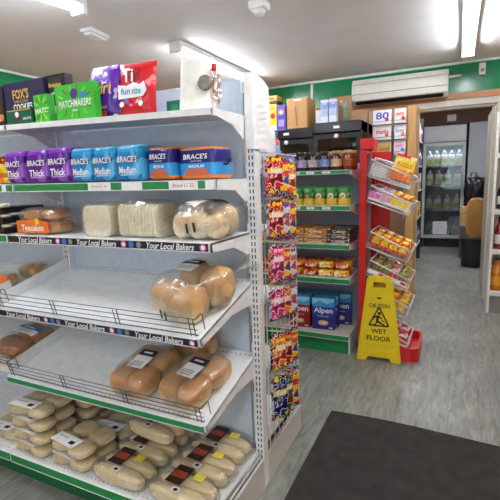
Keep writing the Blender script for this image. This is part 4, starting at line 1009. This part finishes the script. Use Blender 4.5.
tag(b.build('chocolate_box', None, (-1.825, 4.39, cl+.2705), .002), 'gold and black box lying on the yellow carton', 'box')
for k, x in enumerate((-1.255, -1.17)):
    b = MB(); b.box(-.038, .038, 0, .08, 0, .23, bands([(0, '#e4eaf4'), (.3, '#b8cbec'), (.62, '#8a9fdc'), (.88, '#dfe8f6')], 'Z', .4, 0, ('#cfd8f4',), 18))
    tag(b.build('milk_carton', None, (x, 4.40, cr), .002), ('pale blue tall carton next to the white box on the cooler', 'pale blue tall carton next to the brown board on the cooler')[k], 'carton', 'pale blue cartons')
tag(MB().box(-.032, .032, 0, .1, 0, .14, mat('#dcdce8', .5)).build('white_box', None, (-1.328+.01, 4.42, cr), .003), 'small white box between the cardboard box and the pale cartons', 'box')
b = MB(); b.box(-.11, .11, 0, .03, 0, .28, mat('#a9835c', .6, var=.15, scale=6)); b.rect(.04, .2, mat('#8ab0a0', .5, var=.4, scale=30), T((.05, -.001, .12)) @ FRONT)
tag(b.build('hardboard_panel', None, (-1.14, 4.6, cr), .003), 'brown board standing on the cooler behind the pale cartons', 'board')

# ---------------------------------------------------------------- leaflet rack
lr = empty('leaflet_rack', (-.66, 4.52, 0), 'metal leaflet rack full of cards beside the oak post', 'leaflet rack')
RK = mat('#8a9098', .35, .7)
m = MB(); m.tube([(0.03, .06, .02), (0.03, .06, 1.98)], .014, RK, 8); m.tube([(-.19, .05, .9), (-.19, .05, 1.98), (.17, .05, 1.98), (.17, .05, .9)], .006, RK); m.build('frame', lr)
MB().lathe([(.15, 0), (.15, .012), (.03, .022)], RK, 20, T((0.03, .06, 0))).build('foot', lr)
for i, (x, w) in enumerate(((-.045, .19), (.125, .115))):
    for j in range(4):
        z = 1.38+.15*j
        m = MB(); m.tube([(x-w/2, .04, z+.06), (x-w/2, -.01, z+.03), (x+w/2, -.01, z+.03), (x+w/2, .04, z+.06)], .003, RK); m.tube([(x-w/2, .04, z), (x-w/2, -.01, z), (x+w/2, -.01, z), (x+w/2, .04, z)], .003, RK); m.box(x-w/2, x+w/2, -.01, .04, z-.003, z, RK); m.build('pocket', lr)
CARDS = [(('#e8e4e0', 'art', PRICE), ('#d8c8a0', 'gold', GOLD), ('#eceaea', 'thanks', RED), ('#f2f2f4', '80', mat('#4a3ab0', .4))), (('#4a90d0', 'sky', WTXT), ('#e8d0d8', 'baby', PINK), ('#e4e2ea', 'love', GREY), ('#f0ece8', 'party', RED))]
colname = ('wide', 'narrow'); rown = ('bottom', 'lower middle', 'upper middle', 'top')
for i, (x, w) in enumerate(((-.045, .178), (.125, .107))):
    for j in range(4):
        c, tx, tc = CARDS[i][j]; b = MB(); b.box(-w/2, w/2, 0, .006, 0, .142, mat(c, .6, var=.05))
        b.text(tx, w*.7, .045 if tx != '80' else .07, tc, T((0, -.001, .085)) @ FRONT)
        if tx == 'gold': b.rect(w*.85, .06, mat('#b08a40', .5, var=.4, scale=25), T((0, -.0007, .07)) @ FRONT)
        else: b.disc(.018, (PINK, BLUE, ORANGE, RED)[j], T((w*.25, -.0012, .045)) @ FRONT)
        tag(b.build('greeting_card', None, (-.66+x, 4.52+.008, 1.3815+.15*j), rot=(R(-5), 0, 0)), '%s card with %s lettering in the %s column, %s pocket of the leaflet rack' % ('pale' if c[1] in 'ef' else 'tinted', {'80': 'violet number', 'art': 'red', 'gold': 'gold', 'thanks': 'red', 'sky': 'white', 'baby': 'pink', 'love': 'grey', 'party': 'red'}[tx], colname[i], rown[j]), 'card', 'cards in the leaflet rack')

# ---------------------------------------------------------------- right drinks shelf
ds = empty('drinks_shelving', (.29, 4.53, 0), 'white shelving of bottles at the right edge beside the doorway', 'shelving')
DSP = mat('#e4e2da', .45)
MB().box(0, .022, 0, .42, 0, 1.86, DSP).build('side_panel', ds); MB().box(.95, .972, 0, .42, 0, 1.86, DSP).build('side_panel', ds); MB().box(.022, .95, .405, .42, 0, 1.86, DSP).build('back_panel', ds)
DZ = (.215, .615, .99, 1.50)
for z in DZ: MB().box(.022, .95, .0, .404, z-.045, z, DSP).build('shelf', ds, bevel=.003)
MB().box(.022, .95, .02, .035, 0, .169, mat('#8a8a84', .6)).build('kick_plate', ds)
def bottle(c, capc, lab, h, r, shape=0):
    o = empty('drink_bottle', (0, 0, 0), '', 'bottle', 'bottles on the drinks shelving')
    if shape == 0: pr = [(r*.9, 0), (r, .006), (r, h*.55), (r*.85, h*.66), (r*.4, h*.8), (r*.36, h*.95)]
    else: pr = [(r*.9, 0), (r, .006), (r, h*.66), (r*.6, h*.8), (r*.36, h*.86), (r*.36, h*.95)]
    MB().lathe(pr, mat(c, .1, spec=.7), 14).build('glass_body', o); MB().lathe([(r*1.012, h*.16), (r*1.016, h*.17), (r*1.016, h*.44), (r*1.012, h*.45)], mat(lab, .5, var=.2, scale=40), 14).build('paper_label', o)
    MB().lathe([(r*.42, h*.94), (r*.42, h), (r*.2, h+.002)], mat(capc, .4), 12).build('cap', o); return o
BT = [bottle('#7a1420', '#181818', '#e8e0e0', .30, .04), bottle('#c8781a', '#2a5a3a', '#e8a41e', .31, .055, 1), bottle('#101418', '#181818', '#dcdcd8', .27, .038), bottle('#d8b830', '#e8d060', '#f0e8c0', .25, .04, 1)]
nmB = ('red', 'amber orange labelled', 'black', 'yellow')
first = [True]*4
lev = [(1, .216, 'lowest'), (0, .616, 'second'), (2, .991, 'third'), (3, 1.501, 'top')]
for k, z, nm in lev:
    for i in range(4):
        o = BT[k] if first[k] else dup(BT[k]); first[k] = False
        o.location = (.29+.078+.125*i, 4.53+.09, z); o['label'] = '%s bottle, %s from the doorway end on the %s drinks shelf' % (nmB[k], ('first', 'second', 'third', 'fourth')[i], nm)
b = MB(); b.box(-.05, .05, 0, .18, 0, .14, mat('#d84a5a', .45)); b.rect(.07, .05, YELLOW, T((0, -.001, .07)) @ FRONT)
o1 = tag(b.build('drinks_carton', None, (.37, 4.55, 1.8615-.11+.001+.11), .002), 'pink and yellow carton on top of the drinks shelving', 'carton')
MB().box(.022, .95, .0, .404, 1.85, 1.861, DSP).build('shelf', ds)

# ---------------------------------------------------------------- stock room things
fr = empty('drinks_fridge', (-.245, 8.40, 0), 'tall glass door drinks fridge full of milk in the stock room', 'fridge')
FS = mat('#9a9c9e', .4, .3); FD = mat('#c4c6c8', .4, .1); INN = mat('#c8d0d4', .5)
m = MB(); W = .68
m.box(-W/2, -W/2+.03, 0, .58, .16, 2.12, FS); m.box(W/2-.03, W/2, 0, .58, .16, 2.12, FS); m.box(-W/2+.03, W/2-.03, .55, .58, .16, 2.12, INN); m.box(-W/2+.03, W/2-.03, 0, .58, .16, .2, FS); m.box(-W/2+.03, W/2-.03, 0, .58, 1.84, 2.12, FS)
m.build('cabinet', fr, bevel=.004)
MB().box(-W/2, W/2, -.05, -.001, 1.86, 2.14, FD).build('canopy', fr, bevel=.012)
MB().box(-W/2+.04, W/2-.04, .04, .5, .0, .16, BLACK).build('plinth', fr)
for x in (-W/2+.03, W/2-.03): MB().lathe([(.02, 0), (.02, .02), (.012, .16)], DARKSTEEL, 10, T((x, .03, 0))).build('foot', fr)
for z in (.66, 1.10, 1.44): MB().box(-W/2+.03, W/2-.03, .03, .54, z, z+.012, STEEL).build('rack', fr)
f = MB()
for a, b_, c, d_ in ((-W/2, -W/2+.05, .17, 1.85), (W/2-.05, W/2, .17, 1.85), (-W/2+.05, W/2-.05, .17, .23), (-W/2+.05, W/2-.05, 1.79, 1.85)): f.box(a, b_, -.045, -.003, c, d_, FD)
fd = f.build('door', fr, bevel=.004); MB().box(-W/2+.05, W/2-.05, -.03, -.022, .23, 1.79, glass()).build('pane', fd); MB().tube([(W/2-.03, -.045, .9), (W/2-.03, -.075, .9), (W/2-.03, -.075, 1.3), (W/2-.03, -.045, 1.3)], .008, STEEL).build('handle', fd)
LT = mat('#f4f8ff', .5, emit=10.0, var=0)
MB().box(-.27, .27, .05, .09, 1.82, 1.838, LT).build('lamp', fr)
p = MB(); p.box(-.115, .115, -.0015, 0, 0, .23, PAPER)
for k in range(5): p.rect(.16, .004, GREY, T((0, -.002, .19-.035*k)) @ FRONT)
tag(p.build('notice_sign', None, (-.27, 8.3525, .245)), 'white paper notice stuck low on the fridge door', 'notice')
def milk(c):
    o = empty('milk_bottle', (0, 0, 0), '', 'milk bottle', 'milk bottles in the fridge')
    MB().sq(.115, .11, .2, 6, mat('#eeeee4', .4), T((0, 0, .1)), n=6).build('jug_body', o); MB().box(-.045, .045, -.058, -.056, .03, .12, mat(c, .5, var=.2, scale=30)).build('paper_label', o)
    MB().lathe([(.045, .195), (.02, .245), (.02, .27), (.006, .272)], mat('#e0e4e0', .4), 10).build('cap', o); return o
mk = milk('#cfd67a'); first = True
for z, nm in ((.205, 'lowest'), (.6735, 'second'), (1.1135, 'third')):
    for i in range(4):
        if first: o = mk; first = False
        else: o = dup(mk)
        o.location = (-.245-.225+.15*i, 8.40+.13, z); o['label'] = 'white milk bottle, %s on the %s shelf inside the fridge' % (('leftmost', 'second from left', 'third from left', 'rightmost')[i], nm)
for i in range(5):
    o = dup(mk, (-.245-.24+.12*i, 8.40+.14, 1.4535), None, 'white milk bottle, %s on the top shelf inside the fridge' % ('leftmost', 'second from left', 'third from left', 'fourth from left', 'rightmost')[i])
# shelf of goods at the left of the stock room
ss = empty('stock_shelving', (-.76, 6.4, 0), 'dark stock shelving just inside the doorway on the left', 'shelving')
DW2 = mat('#2e2a28', .6)
MB().box(-.3, -.28, 0, .82, 0, 2.15, DW2).build('back_panel', ss)
for y in (0, .80): MB().box(-.28, .25, y, y+.02, 0, 2.15, DW2).build('side_panel', ss)
SZ = (.3, .7, 1.1, 1.45, 1.8)
for z in SZ: MB().box(-.28, .25,   .02, .80, z-.02, z, mat('#c8c4bc', .5)).build('shelf', ss)
kc = ('#e8c820', '#6a4a9a', '#c8b8b0', '#b83a3a', '#4a5a6a', '#c86a3a'); kn = ('yellow', 'purple', 'beige', 'red', 'slate', 'orange')
for a, z in enumerate(SZ):
    for i in range(4):
        k = (a*2+i*3+1) % 6 if a < 4 else (0, 2, 5, 1)[i]
        b = MB(); hh = .18+.03*((a+i) % 3); b.box(-.2, 0, -.085, .085, 0, hh, bands([(0, kc[k]), (.6, '#e8e4dc'), (.8, kc[k])], 'Z', .5, 0))
        tag(b.build('stock_box', None, (-.52, 6.4+.13+.19*i, z+.001), .002), '%s stock box, %s on the %s dark stock shelf' % (kn[k], ('nearest the doorway', 'second in', 'third in', 'furthest in')[i], ('lowest', 'second', 'third', 'fourth', 'top')[a]), 'box', 'stock boxes')
b = MB(); b.box(-.19, .19, 0, .03, 0, .93, mat('#a8adb4', .4)); b.box(-.17, .17, -.004, 0, .02, .91, mat('#b4b9c0', .4))
gp = empty('wall_cupboard', (.30, 8.40, 1.23), 'pale grey cupboard right of the fridge in the stock room', 'cupboard')
MB().box(-.17, .5, 0, .58, 0, .93, mat('#9fa4ac', .45)).build('carcass', gp, bevel=.003); q = MB().box(-.165, .20, -.02, -.001, .01, .92, mat('#aeb4bc', .4)).build('door', gp, bevel=.003); MB().tube([(.17, -.02, .2), (.17, -.045, .2), (.17, -.045, .3), (.17, -.02, .3)], .006, STEEL).build('handle', q)
wk = empty('work_bench', (.42, 8.3, 0), 'dark wooden bench under the grey cupboard', 'bench')
MB().box(-.28, .4, 0, .65, 1.17, 1.215, BROWN).build('top', wk)
for x, y in ((-.26, .03), (.37, .03), (-.26, .6), (.37, .6)): MB().box(x-.02, x+.02, y-.02, y+.02, 0, 1.17, DW2).build('leg', wk)
# bags hanging in front of the bench, box and oval seat, bin
BAG = mat('#16161a', .35, bump=.4, scale=18)
b = MB(); b.sq(.26, .22, .42, 3, BAG, T((0, 0, .22)), n=12, wob=.22, seed=3); b.tube([(-.05, 0, .38), (-.03, 0, .50), (.03, 0, .50), (.05, 0, .38)], .012, BAG)
cbx = MB(); cbx.box(-.13, .13, -.12, .12, 0, .3, CARD); cbx.rect(.26, .03, mat('#a87c48', .6), T((0, -.121, .2)) @ FRONT)
cab = empty('bedside_cabinet', (.20, 7.4, 0), 'dark grey cabinet on the stock room floor', 'cabinet'); MB().box(-.15, .15, 0, .4, 0, .50, mat('#4a4a4c', .6)).build('carcass', cab, bevel=.004); q = MB().box(-.145, .145, -.016, -.001, .02, .48, mat('#55565a', .55)).build('door', cab); MB().box(.1, .115, -.03, -.017, .22, .3, STEEL).build('handle', q)
tag(cbx.build('cardboard_box', None, (.18, 7.56, .501), .003), 'brown cardboard box on the dark cabinet in the stock room', 'box')
tag(b.build('black_bag', None, (.21, 7.58, .815)), 'black bin bag on the cardboard box in the stock room', 'bag')
b = MB(); b.sq(.03, .32, .56, 3.2, mat('#c79a55', .5, var=.12, scale=5), T((0, 0, .28)), n=10)
tag(b.build('wooden_stool_top', None, (.245, 6.72, .42), rot=(0, 0, R(-55))), 'oval wooden board leaning by the open door in the stock room', 'board')
b = MB(); b.lathe([(.10, 0), (.13, .01), (.15, .40), (.155, .415), (.14, .415)], mat('#2a2a2c', .5), 20)
tag(b.build('waste_bin', None, (.21, 6.78, 0)), 'black waste bin below the oval board in the stock room', 'bin')
c = MB(); c.sq(.17, .28, .5, 3, BAG, T((0, 0, -.25)), n=10, wob=.2, seed=9); 

# ---------------------------------------------------------------- lights, world, camera
def area(name, loc, rot, sx, sy, power, col=(1, 1, 1)):
    l = bpy.data.lights.new(name, 'AREA'); l.shape = 'RECTANGLE'; l.size = sx; l.size_y = sy; l.energy = power; l.color = col
    o = bpy.data.objects.new(name, l); COL.objects.link(o); o.location = loc; o.rotation_euler = rot; return o
area('front_fill', (-.7, YF-.12, 1.4), (R(90), 0, 0), 3.6, 1.5, 32, (.93, .97, 1))  # fill light added outside the unseen front window for the shelf faces
W = bpy.data.worlds.new('daylight'); SC.world = W; W.use_nodes = True
nn = W.node_tree.nodes; sky = nn.new('ShaderNodeTexSky'); sky.sky_type = 'HOSEK_WILKIE'; sky.sun_direction = (.3, -.5, .8)
W.node_tree.links.new(sky.outputs[0], nn['Background'].inputs['Color']); nn['Background'].inputs['Strength'].default_value = .8

cam = bpy.data.cameras.new('camera'); co = bpy.data.objects.new('camera', cam); COL.objects.link(co); SC.camera = co
cam.sensor_fit = 'HORIZONTAL'; cam.sensor_width = 36; cam.lens = 427.6/500*36; cam.clip_start = .05
PITCH, YAW, ROLL = R(9.5), R(26.0), R(1.96)
fw = Vector((-sin(YAW)*cos(PITCH), cos(YAW)*cos(PITCH), -sin(PITCH))); r0 = Vector((cos(YAW), sin(YAW), 0)); u0 = r0.cross(fw)
rr = r0*cos(ROLL)-u0*sin(ROLL); uu = r0*sin(ROLL)+u0*cos(ROLL)
M = Matrix((rr, uu, -fw)).transposed().to_4x4(); M.translation = (0, 0, 1.35); co.matrix_world = M
vs = SC.view_settings; vs.view_transform = 'Standard'; vs.look = 'None'; vs.gamma = 1; vs.use_curve_mapping = False; vs.exposure = 0.78
